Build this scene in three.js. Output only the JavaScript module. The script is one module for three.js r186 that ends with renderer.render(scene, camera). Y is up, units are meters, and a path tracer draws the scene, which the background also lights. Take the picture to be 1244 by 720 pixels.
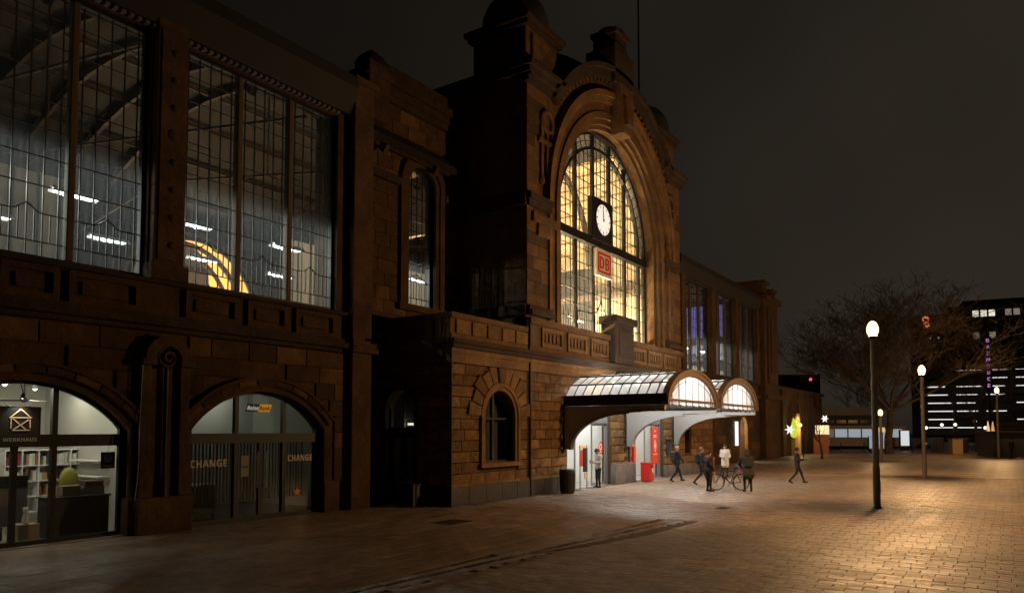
import * as THREE from 'three';
import { mergeGeometries, mergeVertices } from 'three/addons/utils/BufferGeometryUtils.js';
import { RoundedBoxGeometry } from 'three/addons/geometries/RoundedBoxGeometry.js';
import { MarchingCubes } from 'three/addons/objects/MarchingCubes.js';
import { FontLoader } from 'three/addons/loaders/FontLoader.js';
import { TextGeometry } from 'three/addons/geometries/TextGeometry.js';
import { RectAreaLightUniformsLib } from 'three/addons/lights/RectAreaLightUniformsLib.js';
RectAreaLightUniformsLib.init();

// ------------------------------------------------------------------ camera, sky, exposure
const scene = new THREE.Scene();
const R = d => d * Math.PI / 180;
const FOCAL = 890, PRINCIPAL_Y = 474.4, YAW = R(34.2), PITCH = R(3.0);
const camera = new THREE.PerspectiveCamera(2 * Math.atan(PRINCIPAL_Y / FOCAL) * 180 / Math.PI, 1244 / (2 * PRINCIPAL_Y), 0.1, 900);
camera.position.set(0, 2.6, 0);
camera.lookAt(Math.cos(PITCH) * Math.cos(YAW) * 10, 2.6 + Math.sin(PITCH) * 10, -Math.cos(PITCH) * Math.sin(YAW) * 10);
camera.setViewOffset(1244, 2 * PRINCIPAL_Y, 0, 0, 1244, 720);   // a shifted lens: the photograph keeps its verticals nearly upright
const renderer = new THREE.WebGLRenderer({ antialias: true });
renderer.setSize(1024, 592);
renderer.toneMapping = THREE.LinearToneMapping;
renderer.toneMappingExposure = 1.15;
renderer.shadowMap.enabled = true;

function makeSky() {            // overcast night: low cloud lit a dull brown by the town, a little brighter low over the town centre
  const w = 128, h = 64, d = new Float32Array(w * h * 4);
  for (let j = 0; j < h; j++) for (let i = 0; i < w; i++) {
    const el = ((j + 0.5) / h - 0.5) * Math.PI, az = ((i + 0.5) / w - 0.5) * 2 * Math.PI;
    const up = Math.max(0, Math.sin(el));
    const off = Math.atan2(Math.sin(az - 0.15), Math.cos(az - 0.15)), town = Math.exp(-((off / 0.8) ** 2));
    const cl = 1 + 0.07 * Math.sin(az * 7 + 3 * Math.sin(el * 6)) + 0.06 * Math.sin(az * 13 - el * 21) + 0.04 * Math.sin(az * 29 + el * 17 + 2 * Math.sin(az * 5));
    const k = (0.45 + 0.55 * Math.exp(-up * 1.7)) * (0.2 + 0.8 * town) * cl;
    const o = (j * w + i) * 4;
    d[o] = 0.025 * k; d[o + 1] = 0.020 * k; d[o + 2] = 0.0150 * k; d[o + 3] = 1;
  }
  const t = new THREE.DataTexture(d, w, h, THREE.RGBAFormat, THREE.FloatType);
  t.mapping = THREE.EquirectangularReflectionMapping; t.magFilter = THREE.LinearFilter; t.minFilter = THREE.LinearFilter; t.needsUpdate = true;
  return t;
}
scene.background = makeSky();
scene.environment = scene.background;
const moon = new THREE.DirectionalLight(new THREE.Color(1, 0.9, 0.78), 0.003);   // the faint remainder of moonlight through the cloud
moon.position.set(40, 80, 60); moon.target.position.set(30, 0, -10); moon.castShadow = true; moon.shadow.radius = 40;
Object.assign(moon.shadow.camera, { left: -90, right: 90, top: 90, bottom: -90, near: 1, far: 300 });
scene.add(moon, moon.target);

// ------------------------------------------------------------------ helpers
let seed = 20231;
const rnd = () => { seed = (seed * 1664525 + 1013904223) % 4294967296; return seed / 4294967296; };
const rr = (a, b) => a + (b - a) * rnd();
const used = new Map();
function numbered(n) { const k = used.get(n) || 0; used.set(n, k + 1); return k ? n + '_' + String(k).padStart(3, '0') : n; }
const clean = g => { let q = g.index ? g.toNonIndexed() : g; for (const k of Object.keys(q.attributes)) if (!['position', 'normal', 'uv'].includes(k)) q.deleteAttribute(k); if (!q.attributes.normal) q.computeVertexNormals(); return q; };
function metreUV(g) {
  const p = g.attributes.position, n = g.attributes.normal, uv = new Float32Array(p.count * 2);
  for (let i = 0; i < p.count; i++) {
    const ax = Math.abs(n.getX(i)), ay = Math.abs(n.getY(i)), az = Math.abs(n.getZ(i));
    let u, v;
    if (ay > ax && ay > az) { u = p.getX(i); v = p.getZ(i); } else if (ax > az) { u = p.getZ(i); v = p.getY(i); } else { u = p.getX(i); v = p.getY(i); }
    uv[2 * i] = u; uv[2 * i + 1] = v;
  }
  g.setAttribute('uv', new THREE.BufferAttribute(uv, 2)); return g;
}
function merged(list) { list = [].concat(list).filter(Boolean).map(clean); const g = list.length > 1 ? mergeGeometries(list, false) : list[0]; return metreUV(g); }
function obj(name, geos, m, parent = scene) {
  const o = new THREE.Mesh(merged(geos), m); o.name = parent === scene ? numbered(name) : name; o.castShadow = o.receiveShadow = true; parent.add(o); return o;
}
function raw(name, geo, m, parent = scene) { const o = new THREE.Mesh(geo, m); o.name = parent === scene ? numbered(name) : name; o.castShadow = o.receiveShadow = true; parent.add(o); return o; }
function grp(name, parent) { const o = new THREE.Group(); o.name = name; parent.add(o); return o; }
function tag(o, label, category, group) { o.userData.label = label; o.userData.category = category; if (group) o.userData.group = group; return o; }
function struct(o) { o.userData.kind = 'structure'; return o; }
function thing(name, label, category, pos = [0, 0, 0], turn = 0, group) { const o = new THREE.Group(); o.name = numbered(name); o.position.set(...pos); o.rotation.y = turn; scene.add(o); return tag(o, label, category, group); }
function copy(o, label, pos, turn = 0) { const c = o.clone(); c.userData = { ...o.userData }; c.name = numbered(o.name.replace(/_\d{3}$/, '')); if (label) c.userData.label = label; c.position.set(...pos); c.rotation.y = turn; scene.add(c); return c; }
const bx = (x0, x1, y0, y1, z0, z1) => { const g = new THREE.BoxGeometry(Math.abs(x1 - x0), Math.abs(y1 - y0), Math.abs(z1 - z0)); g.translate((x0 + x1) / 2, (y0 + y1) / 2, (z0 + z1) / 2); return g; };
const rb = (x0, x1, y0, y1, z0, z1, r = 0.02, s = 2) => { const g = new RoundedBoxGeometry(Math.abs(x1 - x0), Math.abs(y1 - y0), Math.abs(z1 - z0), s, r); g.translate((x0 + x1) / 2, (y0 + y1) / 2, (z0 + z1) / 2); return g; };
const V = (x, y, z) => new THREE.Vector3(x, y, z);
function rod(a, b, r, r2 = r, seg = 6, caps = false) {
  const d = V().subVectors(b, a), L = d.length(); const g = new THREE.CylinderGeometry(r2, r, L, seg, 1, !caps);
  g.translate(0, L / 2, 0); g.applyQuaternion(new THREE.Quaternion().setFromUnitVectors(V(0, 1, 0), d.normalize())); g.translate(a.x, a.y, a.z); return g;
}
function bar(a, b, w, h) {   // square bar between two points
  const d = V().subVectors(b, a), L = d.length(); const g = new THREE.BoxGeometry(w, L, h); g.translate(0, L / 2, 0);
  g.applyQuaternion(new THREE.Quaternion().setFromUnitVectors(V(0, 1, 0), d.normalize())); g.translate(a.x, a.y, a.z); return g;
}
const tube = (pts, r, n = 24, s = 6) => new THREE.TubeGeometry(new THREE.CatmullRomCurve3(pts), n, r, s, false);
function prism(pts, z0, z1, holes = [], bevel = 0) {   // polygon in x,y drawn out along z
  const s = pts instanceof THREE.Shape ? pts : new THREE.Shape(pts.map(p => new THREE.Vector2(...p)));
  for (const h of holes) s.holes.push(h);
  const g = new THREE.ExtrudeGeometry(s, { depth: Math.abs(z1 - z0) - 2 * bevel, bevelEnabled: bevel > 0, bevelSize: bevel, bevelThickness: bevel, bevelOffset: -bevel, bevelSegments: 1, curveSegments: 28 });
  g.translate(0, 0, Math.min(z0, z1) + bevel); return g;
}
function prismX(pts, x0, x1) { const g = prism(pts, -x1, -x0); g.rotateY(-Math.PI / 2); return g; }   // polygon given in (z,y), drawn out along x
// ring between radii in x,y about (cx, cy), from angle a0 to a1, drawn out along z
function ring(cx, cy, r0, r1, a0, a1, z0, z1, n = 40) {
  const s = new THREE.Shape(); for (let i = 0; i <= n; i++) { const a = a0 + (a1 - a0) * i / n; s[i ? 'lineTo' : 'moveTo'](cx + r1 * Math.cos(a), cy + r1 * Math.sin(a)); }
  for (let i = n; i >= 0; i--) { const a = a0 + (a1 - a0) * i / n; s.lineTo(cx + r0 * Math.cos(a), cy + r0 * Math.sin(a)); }
  return prism(s, z0, z1);
}
const archHole = (x0, x1, y0, ys, rise = (x1 - x0) / 2, n = 28) => {   // opening: jambs to ys, then an arc of the given rise
  const p = new THREE.Path(), c = (x0 + x1) / 2, h = (x1 - x0) / 2, rad = (h * h + rise * rise) / (2 * rise), cy = ys + rise - rad, a0 = Math.acos(Math.min(1, h / rad)) * (cy > ys ? -1 : 1);
  p.moveTo(x0, y0); p.lineTo(x1, y0);
  for (let i = 0; i <= n; i++) { const a = a0 + (Math.PI - 2 * a0) * i / n; p.lineTo(c + rad * Math.cos(a), cy + rad * Math.sin(a)); }
  p.lineTo(x0, y0); p.userData = { c, cy, rad, a0 }; return p;
};
const rectHole = (x0, x1, y0, y1) => { const p = new THREE.Path(); p.moveTo(x0, y0); p.lineTo(x1, y0); p.lineTo(x1, y1); p.lineTo(x0, y1); p.closePath(); return p; };
const lathe = (pts, seg = 20) => new THREE.LatheGeometry(pts.map(p => new THREE.Vector2(...p)), seg);

// ------------------------------------------------------------------ textures (tiling value noise)
function noiseField(n, cell, sd, sx = 1, sy = 1) {
  let q = sd; const rn = () => { q = (q * 1664525 + 1013904223) % 4294967296; return q / 4294967296; };
  const cx = Math.max(2, Math.round(n / cell / sx)), cy = Math.max(2, Math.round(n / cell / sy)), g = new Float32Array(cx * cy).map(rn), out = new Float32Array(n * n);
  const sm = t => t * t * (3 - 2 * t);
  for (let y = 0; y < n; y++) for (let x = 0; x < n; x++) {
    const fx = x / n * cx, fy = y / n * cy, ix = Math.floor(fx), iy = Math.floor(fy), tx = sm(fx - ix), ty = sm(fy - iy), jx = (ix + 1) % cx, jy = (iy + 1) % cy;
    out[y * n + x] = (g[iy * cx + ix] * (1 - tx) + g[iy * cx + jx] * tx) * (1 - ty) + (g[jy * cx + ix] * (1 - tx) + g[jy * cx + jx] * tx) * ty;
  }
  return out;
}
function mix(n, layers) { const o = new Float32Array(n * n); for (const [f, w] of layers) for (let i = 0; i < o.length; i++) o[i] += f[i] * w; return o; }
function texture(n, fn, srgb, metres) {
  const d = new Uint8Array(n * n * 4); for (let i = 0; i < n * n; i++) { const c = fn(i); for (let k = 0; k < 3; k++) d[4 * i + k] = Math.max(0, Math.min(255, 255 * (c.length ? c[k] : c))); d[4 * i + 3] = 255; }
  const t = new THREE.DataTexture(d, n, n); t.wrapS = t.wrapT = THREE.RepeatWrapping; t.magFilter = THREE.LinearFilter; t.minFilter = THREE.LinearMipmapLinearFilter; t.generateMipmaps = true;
  if (srgb) t.colorSpace = THREE.SRGBColorSpace; t.repeat.set(1 / metres, 1 / metres); t.needsUpdate = true; return t;
}
const N = 512;
const nA = noiseField(N, 128, 11), nB = noiseField(N, 48, 22), nC = noiseField(N, 14, 33), nD = noiseField(N, 4, 44), nE = noiseField(N, 2, 55), nS = noiseField(N, 20, 66, 1, 14), nH = noiseField(N, 10, 77, 16, 1);
const rough1 = mix(N, [[nB, 0.35], [nC, 0.35], [nD, 0.2], [nE, 0.1]]);
const sRGB = v => Math.pow(Math.max(0, v), 1 / 2.2);
const stoneMap = texture(N, i => { const t = 0.66 + 0.34 * (nA[i] - 0.5) + 0.24 * (nB[i] - 0.5) + 0.22 * (nC[i] - 0.5) + 0.25 * (nE[i] - 0.5) - 0.30 * Math.max(0, nS[i] - 0.62); return [sRGB(t), sRGB(t * 0.97), sRGB(t * 0.93)]; }, true, 3.2);
const stoneBump = texture(N, i => rough1[i], false, 1.6);
const pavMap = texture(N, i => { const t = 0.72 + 0.3 * (nA[i] - 0.5) + 0.3 * (nB[i] - 0.5) + 0.25 * (nC[i] - 0.5) + 0.25 * (nE[i] - 0.5); return [sRGB(t), sRGB(t * 0.98), sRGB(t * 0.96)]; }, true, 2.7);
const pavRough = texture(N, i => 0.42 + 0.34 * (nA[i] * 0.4 + nB[i] * 0.6 - 0.3) + 0.12 * nD[i], false, 3.9);
const pavBump = texture(N, i => 0.5 * nD[i] + 0.5 * nE[i], false, 0.9);
const grimeRough = texture(N, i => 0.68 + 0.32 * (0.6 * nS[i] + 0.4 * nB[i]), false, 2.6);
const milkRough = texture(N, i => 0.8 + 0.2 * nB[i], false, 2.2);
const barkMap = texture(N, i => { const t = 0.5 + 0.6 * (nS[i] - 0.5) + 0.3 * (nD[i] - 0.5); return [sRGB(t), sRGB(t), sRGB(t)]; }, true, 1);

// ------------------------------------------------------------------ materials
const col = (r, g, b) => new THREE.Color().setRGB(r, g, b);
const std = (r, g, b, rough = 0.8, o = {}) => new THREE.MeshStandardMaterial({ color: col(r, g, b), roughness: rough, ...o });
const M = {
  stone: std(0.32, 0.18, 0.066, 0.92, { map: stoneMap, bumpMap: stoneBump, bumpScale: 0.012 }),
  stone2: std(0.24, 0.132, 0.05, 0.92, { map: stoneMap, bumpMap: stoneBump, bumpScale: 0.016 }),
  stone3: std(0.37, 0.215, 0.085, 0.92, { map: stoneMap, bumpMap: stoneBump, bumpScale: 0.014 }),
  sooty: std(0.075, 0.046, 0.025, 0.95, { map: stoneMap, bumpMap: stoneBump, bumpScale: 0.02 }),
  wing: std(0.125, 0.068, 0.027, 0.95, { map: stoneMap, bumpMap: stoneBump, bumpScale: 0.018 }),  // stained stone, painted darker still for the weaker light on wings and tower
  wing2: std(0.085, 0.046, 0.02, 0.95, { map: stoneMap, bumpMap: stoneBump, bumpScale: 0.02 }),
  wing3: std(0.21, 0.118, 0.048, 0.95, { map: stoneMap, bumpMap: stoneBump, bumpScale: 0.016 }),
  joint: std(0.07, 0.045, 0.025, 1),
  granite: std(0.055, 0.05, 0.046, 0.42, { map: pavMap, bumpMap: pavBump, bumpScale: 0.002 }),
  greyGranite: std(0.19, 0.185, 0.18, 0.55, { map: pavMap, bumpMap: stoneBump, bumpScale: 0.006 }),
  iron: std(0.018, 0.017, 0.016, 0.5, { metalness: 0.3 }),
  steel: std(0.33, 0.34, 0.35, 0.38, { metalness: 0.7 }),
  paleSteel: std(0.3, 0.3, 0.295, 0.55, { metalness: 0.15 }),
  mullion: std(0.10, 0.062, 0.034, 0.7),
  roof: std(0.012, 0.011, 0.010, 0.75),
  copper: std(0.03, 0.034, 0.03, 0.7),
  wood: std(0.075, 0.038, 0.018, 0.7, { map: barkMap }),
  cream: std(0.78, 0.63, 0.4, 0.8, { map: stoneMap }),
  plaster: std(0.62, 0.6, 0.55, 0.9),
  dimPlaster: std(0.34, 0.32, 0.28, 0.9),
  hallWall: std(0.22, 0.2, 0.17, 0.9, { map: stoneMap }),
  white: std(0.8, 0.8, 0.78, 0.6),
  black: std(0.012, 0.012, 0.012, 0.55),
  dark: std(0.03, 0.029, 0.028, 0.6),
  red: std(0.62, 0.03, 0.022, 0.45),
  glass: new THREE.MeshPhysicalMaterial({ color: col(0.93, 0.95, 0.94), roughness: 0.03, transmission: 1, thickness: 0, ior: 1.5 }),
  hazyGlass: new THREE.MeshPhysicalMaterial({ color: col(0.86, 0.87, 0.84), roughness: 0.235, roughnessMap: grimeRough, transmission: 1, thickness: 0, ior: 1.45 }),
  tintGlass: new THREE.MeshPhysicalMaterial({ color: col(0.42, 0.45, 0.42), roughness: 0.12, transmission: 1, thickness: 0, ior: 1.5 }),
  milkGlass: new THREE.MeshPhysicalMaterial({ color: col(0.86, 0.88, 0.88), roughness: 0.85, roughnessMap: milkRough, transmission: 0.95, thickness: 0, ior: 1.45 }),
  paving: std(0.44, 0.335, 0.245, 0.5, { map: pavMap, roughnessMap: pavRough, bumpMap: pavBump, bumpScale: 0.003 }),
  ground: std(0.38, 0.285, 0.205, 0.7, { map: pavMap, roughnessMap: pavRough, bumpMap: pavBump, bumpScale: 0.003 }),
  jointSand: std(0.05, 0.04, 0.03, 1),
  bark: std(0.11, 0.075, 0.048, 0.95, { map: barkMap }),
};
M.ground.roughness = 1; M.paving.roughness = 1;
const glow = (r, g, b, k = 1, base = 0.5) => new THREE.MeshStandardMaterial({ color: col(base * r, base * g, base * b), roughness: 0.6, emissive: col(r, g, b), emissiveIntensity: k });
function rectLight(color, intensity, w, h, pos, look) {
  const l = new THREE.RectAreaLight(color, intensity, w, h); l.position.set(...pos); l.lookAt(...look); return l;
}
const font = await new FontLoader().loadAsync('fonts/droid/droid_sans_bold.typeface.json');
function text(str, size, depth = 0.012, stretch = 1) { const g = new TextGeometry(str, { font, size, depth, curveSegments: 4, bevelEnabled: false }); g.computeBoundingBox(); const b = g.boundingBox; g.translate(-(b.min.x + b.max.x) / 2, -(b.min.y + b.max.y) / 2, 0); g.scale(stretch, 1, 1); return g; }

// ------------------------------------------------------------------ ground
const groundG = new THREE.PlaneGeometry(700, 500); groundG.rotateX(-Math.PI / 2); groundG.translate(200, 0, 0);
const ground = struct(obj('ground', groundG, M.ground)); ground.position.y = -0.06;
const joints = obj('joint_bed', bx(3, 46, -0.055, -0.022, -15.5, 15), M.jointSand, ground); joints.position.y = 0.06;
const plazaSheet = struct(obj('pavement', [bx(46, 118, -0.05, 0, -17.8, 22), bx(-12, 3, -0.05, 0, -17.9, 15), bx(3, 19.2, -0.05, 0, -17.9, -15.5), bx(118, 160, -0.05, -0.01, -60, 40)], M.ground));
{
  const slabs = [], SX = 0.24, SZ = 0.46;
  const cut = x => -8.75 + (x - 8.3) * 0.068;                 // the drain line between the two kinds of paving
  for (let i = 0; i < 178; i++) for (let k = -1; k < 66; k++) {
    const x = 3.15 + i * SX, z = -15.2 + (k + (i % 2 ? 0.5 : 0) + 0.08 * Math.sin(i * 1.7)) * SZ;
    if (z > 14.7 || z < -15.3) continue;
    if (x < 20 && z < cut(x) + 0.3) continue;
    slabs.push({ x, z, sx: SX - 0.007, sz: SZ - 0.010, d: 0 });
  }
  for (let i = 0; i < 17; i++) for (let k = 0; k < 17; k++) {
    const x = 3.5 + i, z = -15.3 + k * 0.5; if (z > cut(x) - 0.32 || x > 20) continue;
    slabs.push({ x: x + (k % 2) * 0.5, z, sx: 0.994, sz: 0.494, d: 1 });
  }
  // nearest slabs inside the photograph's field are single pieces
  const fwd = [Math.cos(YAW), -Math.sin(YAW)], rgt = [Math.sin(YAW), Math.cos(YAW)];
  for (const s of slabs) { const f = s.x * fwd[0] + s.z * fwd[1], r = s.x * rgt[0] + s.z * rgt[1]; s.size = (f > 11.6 && Math.abs(r / f) < 0.70) ? s.sx * s.sz / f / f / f : 0; s.tone = (0.8 + 0.28 * rnd()) * (1 + 0.09 * Math.sin(s.x * 0.7 + 2 * Math.sin(s.z * 0.45)) + 0.07 * Math.sin(s.z * 1.3 - s.x * 0.4)) * (rnd() < 0.04 ? 0.72 : 1); s.warm = rr(0.94, 1.05); s.dy = rr(-0.003, 0.003); s.rx = rr(-0.004, 0.004); s.rz = rr(-0.006, 0.006); }
  slabs.sort((a, b) => b.size - a.size);
  const unit = [0, 1].map(() => { const g = new RoundedBoxGeometry(1, 0.06, 1, 1, 0.008); return g; });
  const mats = [0.83, 0.88, 0.94, 1.0, 1.06].map((t, i) => { const m = M.paving.clone(); m.color = col(0.44 * t, 0.335 * t * (i % 2 ? 0.98 : 1), 0.245 * t); return m; });
  const uvw = [];
  for (let v = 0; v < 6; v++) for (let d = 0; d < 2; d++) {      // alike pieces share these few geometries
    const g = new RoundedBoxGeometry(d ? 0.996 : 0.233, 0.06, d ? 0.496 : 0.451, 1, 0.005); metreUV(clean(g)); const q = metreUV(clean(g));
    const uv = q.attributes.uv; for (let i = 0; i < uv.count; i++) uv.setXY(i, uv.getX(i) + v * 0.61, uv.getY(i) + v * 0.37); uvw.push(q);
  }
  slabs.slice(0, 300).forEach((s, i) => { const o = raw('paving_slab', uvw[(i % 6) * 2 + s.d], mats[Math.max(0, Math.min(4, Math.floor((s.tone - 0.8) / 0.28 * 5)))], ground); o.position.set(s.x, 0.03 + s.dy, s.z); o.rotation.set(s.rx, 0, s.rz); });
  const rest = slabs.slice(300), mt = new THREE.Matrix4(), e = new THREE.Euler(), q = new THREE.Quaternion();
  for (const d of [0, 1]) {
    const list = rest.filter(s => s.d === d); if (!list.length) continue;
    for (let v = 0; v < 6; v++) {
      const part = list.filter((s, i) => i % 6 === v), im = new THREE.InstancedMesh(uvw[v * 2 + d], M.paving, part.length);
      im.name = d ? 'broad_paving_slabs' : 'paving_slabs'; im.userData.kind = 'stuff'; im.receiveShadow = true;
      part.forEach((s, i) => { mt.compose(V(s.x, 0.03 + s.dy, s.z), q.setFromEuler(e.set(s.rx, 0, s.rz)), V(1, 1, 1)); im.setMatrixAt(i, mt); im.setColorAt(i, col(s.tone, s.tone * s.warm, s.tone * s.warm)); });
      ground.add(im);
    }
  }
  // drain channel along the seam, ending in a dark wedge
  const seam = []; for (let x = 3; x < 19.6; x += 0.5) { const z = cut(x) + 0.03 * Math.sin(x * 2.1); seam.push(bx(x, x + 0.5, -0.03, 0.004, z - 0.05, z + 0.03)); }
  obj('drain_channel', seam, M.granite, ground).position.y = 0.06;
  obj('channel_edge', bx(3, 46, -0.05, 0.0, -15.52, -15.3).translate(0, 0.0, 0), M.greyGranite, ground).position.y = 0.055;
  const edge = []; for (let x = 3; x < 20; x += 1) edge.push(rb(x, x + 0.99, -0.05, 0.002, cut(x + 0.5) - 0.29, cut(x + 0.5) - 0.06, 0.004, 1), rb(x, x + 0.99, -0.05, 0.001, cut(x + 0.5) + 0.04, cut(x + 0.5) + 0.27, 0.004, 1));
  obj('edging_stones', edge, M.ground, ground).position.y = 0.06; 
  const wedge = new THREE.Shape([[13, -8.30], [16, -7.86], [20.1, -7.55], [20.15, -7.35], [17, -7.45], [14.5, -7.85]].map(p => new THREE.Vector2(p[0], -p[1])));
  const wg = new THREE.ExtrudeGeometry(wedge, { depth: 0.012, bevelEnabled: false }); wg.rotateX(-Math.PI / 2);
  obj('dark_wedge', wg, std(0.06, 0.05, 0.042, 0.85, { bumpMap: stoneBump, bumpScale: 0.01 }), ground).position.y = 0.058;
}
function manhole(x, z, w, d, label) {
  const t = thing('drain_cover', label, 'drain cover', [x, 0.004, z], 0);
  obj('frame', [bx(-w / 2, w / 2, 0, 0.008, -d / 2, -d / 2 + 0.04), bx(-w / 2, w / 2, 0, 0.008, d / 2 - 0.04, d / 2), bx(-w / 2, -w / 2 + 0.04, 0, 0.008, -d / 2, d / 2), bx(w / 2 - 0.04, w / 2, 0, 0.008, -d / 2, d / 2)], M.iron, t);
  const g = []; for (let i = 0; i < 7; i++) g.push(bx(-w / 2 + 0.05, w / 2 - 0.05, 0, 0.006, -d / 2 + 0.05 + i * (d - 0.1) / 7, -d / 2 + 0.05 + (i + 0.6) * (d - 0.1) / 7)); obj('grating', g, M.iron, t);
}
manhole(16.15, -13.0, 0.95, 0.75, 'wide dark iron drain cover near the granite corner of the low wing');
manhole(24.0, -7.9, 0.6, 0.4, 'small iron drain cover in the open paving by the bicycle');

// ------------------------------------------------------------------ station building
const ST = thing('station_building', 'long dark sandstone railway station with arched entrance tower and lit hall windows', 'station');
const L = -17.9, T = -15.6;
const blocks = [];
function blockGeo(kind, v) {
  const nx = kind ? 2 : 8, ny = kind ? 2 : 5, g = new THREE.PlaneGeometry(1, 1, nx, ny), p = g.attributes.position; let q = 977 * (v + 3);
  const rn = () => { q = (q * 1664525 + 1013904223) % 4294967296; return q / 4294967296; };
  const ph = [rn() * 6, rn() * 6, rn() * 6];
  for (let i = 0; i < p.count; i++) {
    const x = p.getX(i), y = p.getY(i), edge = Math.abs(x) > 0.49 || Math.abs(y) > 0.49;
    if (kind) p.setZ(i, edge ? 0.42 : 0.5);
    else p.setZ(i, edge ? 0.12 : 0.28 + 0.16 * Math.sin(x * 9 + ph[0]) * Math.sin(y * 6 + ph[1]) + 0.42 * (rn() - 0.5));
    if (!kind && !edge) { p.setX(i, x + (rn() - 0.5) * 0.06); p.setY(i, y + (rn() - 0.5) * 0.08); }
    if (kind && !edge) { p.setX(i, x * 1); }
  }
  if (kind) { // flat face with chamfered rim
    const s = 0.5, t = 0.485, h = 0.47; const P = [[-s, -s, .3], [s, -s, .3], [s, s, .3], [-s, s, .3], [-t, -h, .5], [t, -h, .5], [t, h, .5], [-t, h, .5], [-s, -s, -.5], [s, -s, -.5], [s, s, -.5], [-s, s, -.5]];
    const F = [[4, 5, 6, 7], [0, 1, 5, 4], [1, 2, 6, 5], [2, 3, 7, 6], [3, 0, 4, 7], [8, 9, 1, 0], [9, 10, 2, 1], [10, 11, 3, 2], [11, 8, 0, 3]], a = [];
    for (const f of F) for (const k of [0, 1, 2, 0, 2, 3]) a.push(...P[f[k]]);
    const r = new THREE.BufferGeometry(); r.setAttribute('position', new THREE.Float32BufferAttribute(a, 3)); r.computeVertexNormals(); metreUV(r);
    const uv = r.attributes.uv; for (let i = 0; i < uv.count; i++) uv.setXY(i, uv.getX(i) + v * 0.77, uv.getY(i) * 0.4 + v * 0.53); return r;
  }
  g.computeVertexNormals();
  const sides = [[-.5, -.5, .5, -.5], [.5, -.5, .5, .5], [.5, .5, -.5, .5], [-.5, .5, -.5, -.5]].map(([x0, y0, x1, y1]) => { const r = new THREE.BufferGeometry(); r.setAttribute('position', new THREE.Float32BufferAttribute([x0, y0, -.5, x1, y1, -.5, x1, y1, .12, x0, y0, -.5, x1, y1, .12, x0, y0, .12], 3)); r.computeVertexNormals(); return r; });
  const r = metreUV(mergeGeometries([clean(g), ...sides.map(s => { s.setAttribute('uv', new THREE.Float32BufferAttribute(new Float32Array(12), 2)); return s; })]));
  const uv = r.attributes.uv; for (let i = 0; i < uv.count; i++) uv.setXY(i, uv.getX(i) + v * 0.77, uv.getY(i) * 0.4 + v * 0.53); return r;
}
const BG = [0, 1].map(k => Array.from({ length: 8 }, (_, v) => blockGeo(k, v)));
const SM = [M.stone, M.stone2, M.stone3];
// courses of blocks on a wall; along = 'x' (faces +z) or 'z' (faces -x)
function ashlar(wall, o) {
  const { along = 'x', at, a0, a1, y0, y1, ch, len, depth = 0.1, kind = 0, gap = 0.02, skip = () => [], mats = SM, phase = 0 } = o;
  const n = Math.round((y1 - y0) / ch), h = (y1 - y0) / n;
  for (let c = 0; c < n; c++) {
    const ya = y0 + c * h, yb = ya + h; let segs = [[a0, a1]];
    for (const [s0, s1] of skip(ya, yb)) segs = segs.flatMap(([p, q]) => s1 <= p || s0 >= q ? [[p, q]] : [[p, s0], [s1, q]].filter(([u, v]) => v - u > 0.06));
    for (const [p, q] of segs) {
      let x = p; let first = true;
      while (x < q - 0.02) {
        let w = len * rr(0.75, 1.25); if (first && (c + phase) % 2) w *= 0.55; first = false;
        if (q - x - w < len * 0.4) w = q - x; if (w > len * 1.7) w /= 2;
        const m = x + w / 2;
        blocks.push({ wall, g: BG[kind][Math.floor(rnd() * 8)], m: mats[Math.floor(rnd() * mats.length)], p: along === 'x' ? [m, (ya + yb) / 2, at] : [at, (ya + yb) / 2, m], ry: along === 'x' ? 0 : -Math.PI / 2, s: [w - gap, h - gap, depth], area: (w * h) / (along === 'x' ? (m * m + at * at) : (m * m + at * at)) / Math.hypot(m, at) });
        x += w;
      }
    }
  }
}
function flushBlocks() {
  blocks.sort((a, b) => b.area - a.area);
  blocks.slice(0, 298).forEach(b => { const o = raw('stone_block', b.g, b.m, b.wall); o.position.set(...b.p); o.rotation.y = b.ry; o.scale.set(...b.s); });
  const mt = new THREE.Matrix4();
  const left = [...new Set(blocks.slice(298).map(b => b.m))].map(m => blocks.slice(298).filter(b => b.m === m));
  left.forEach(list => { if (!list.length) return; const gs = list.map(b => { const g = clean(b.g.clone()); mt.compose(V(...b.p), new THREE.Quaternion().setFromEuler(new THREE.Euler(0, b.ry, 0)), V(...b.s)); return g.applyMatrix4(mt); }); const o = new THREE.Mesh(mergeGeometries(gs), list[0].m); o.name = 'stone_blocks'; o.userData.kind = 'stuff'; o.castShadow = o.receiveShadow = true; ST.add(o); });
}

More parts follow.
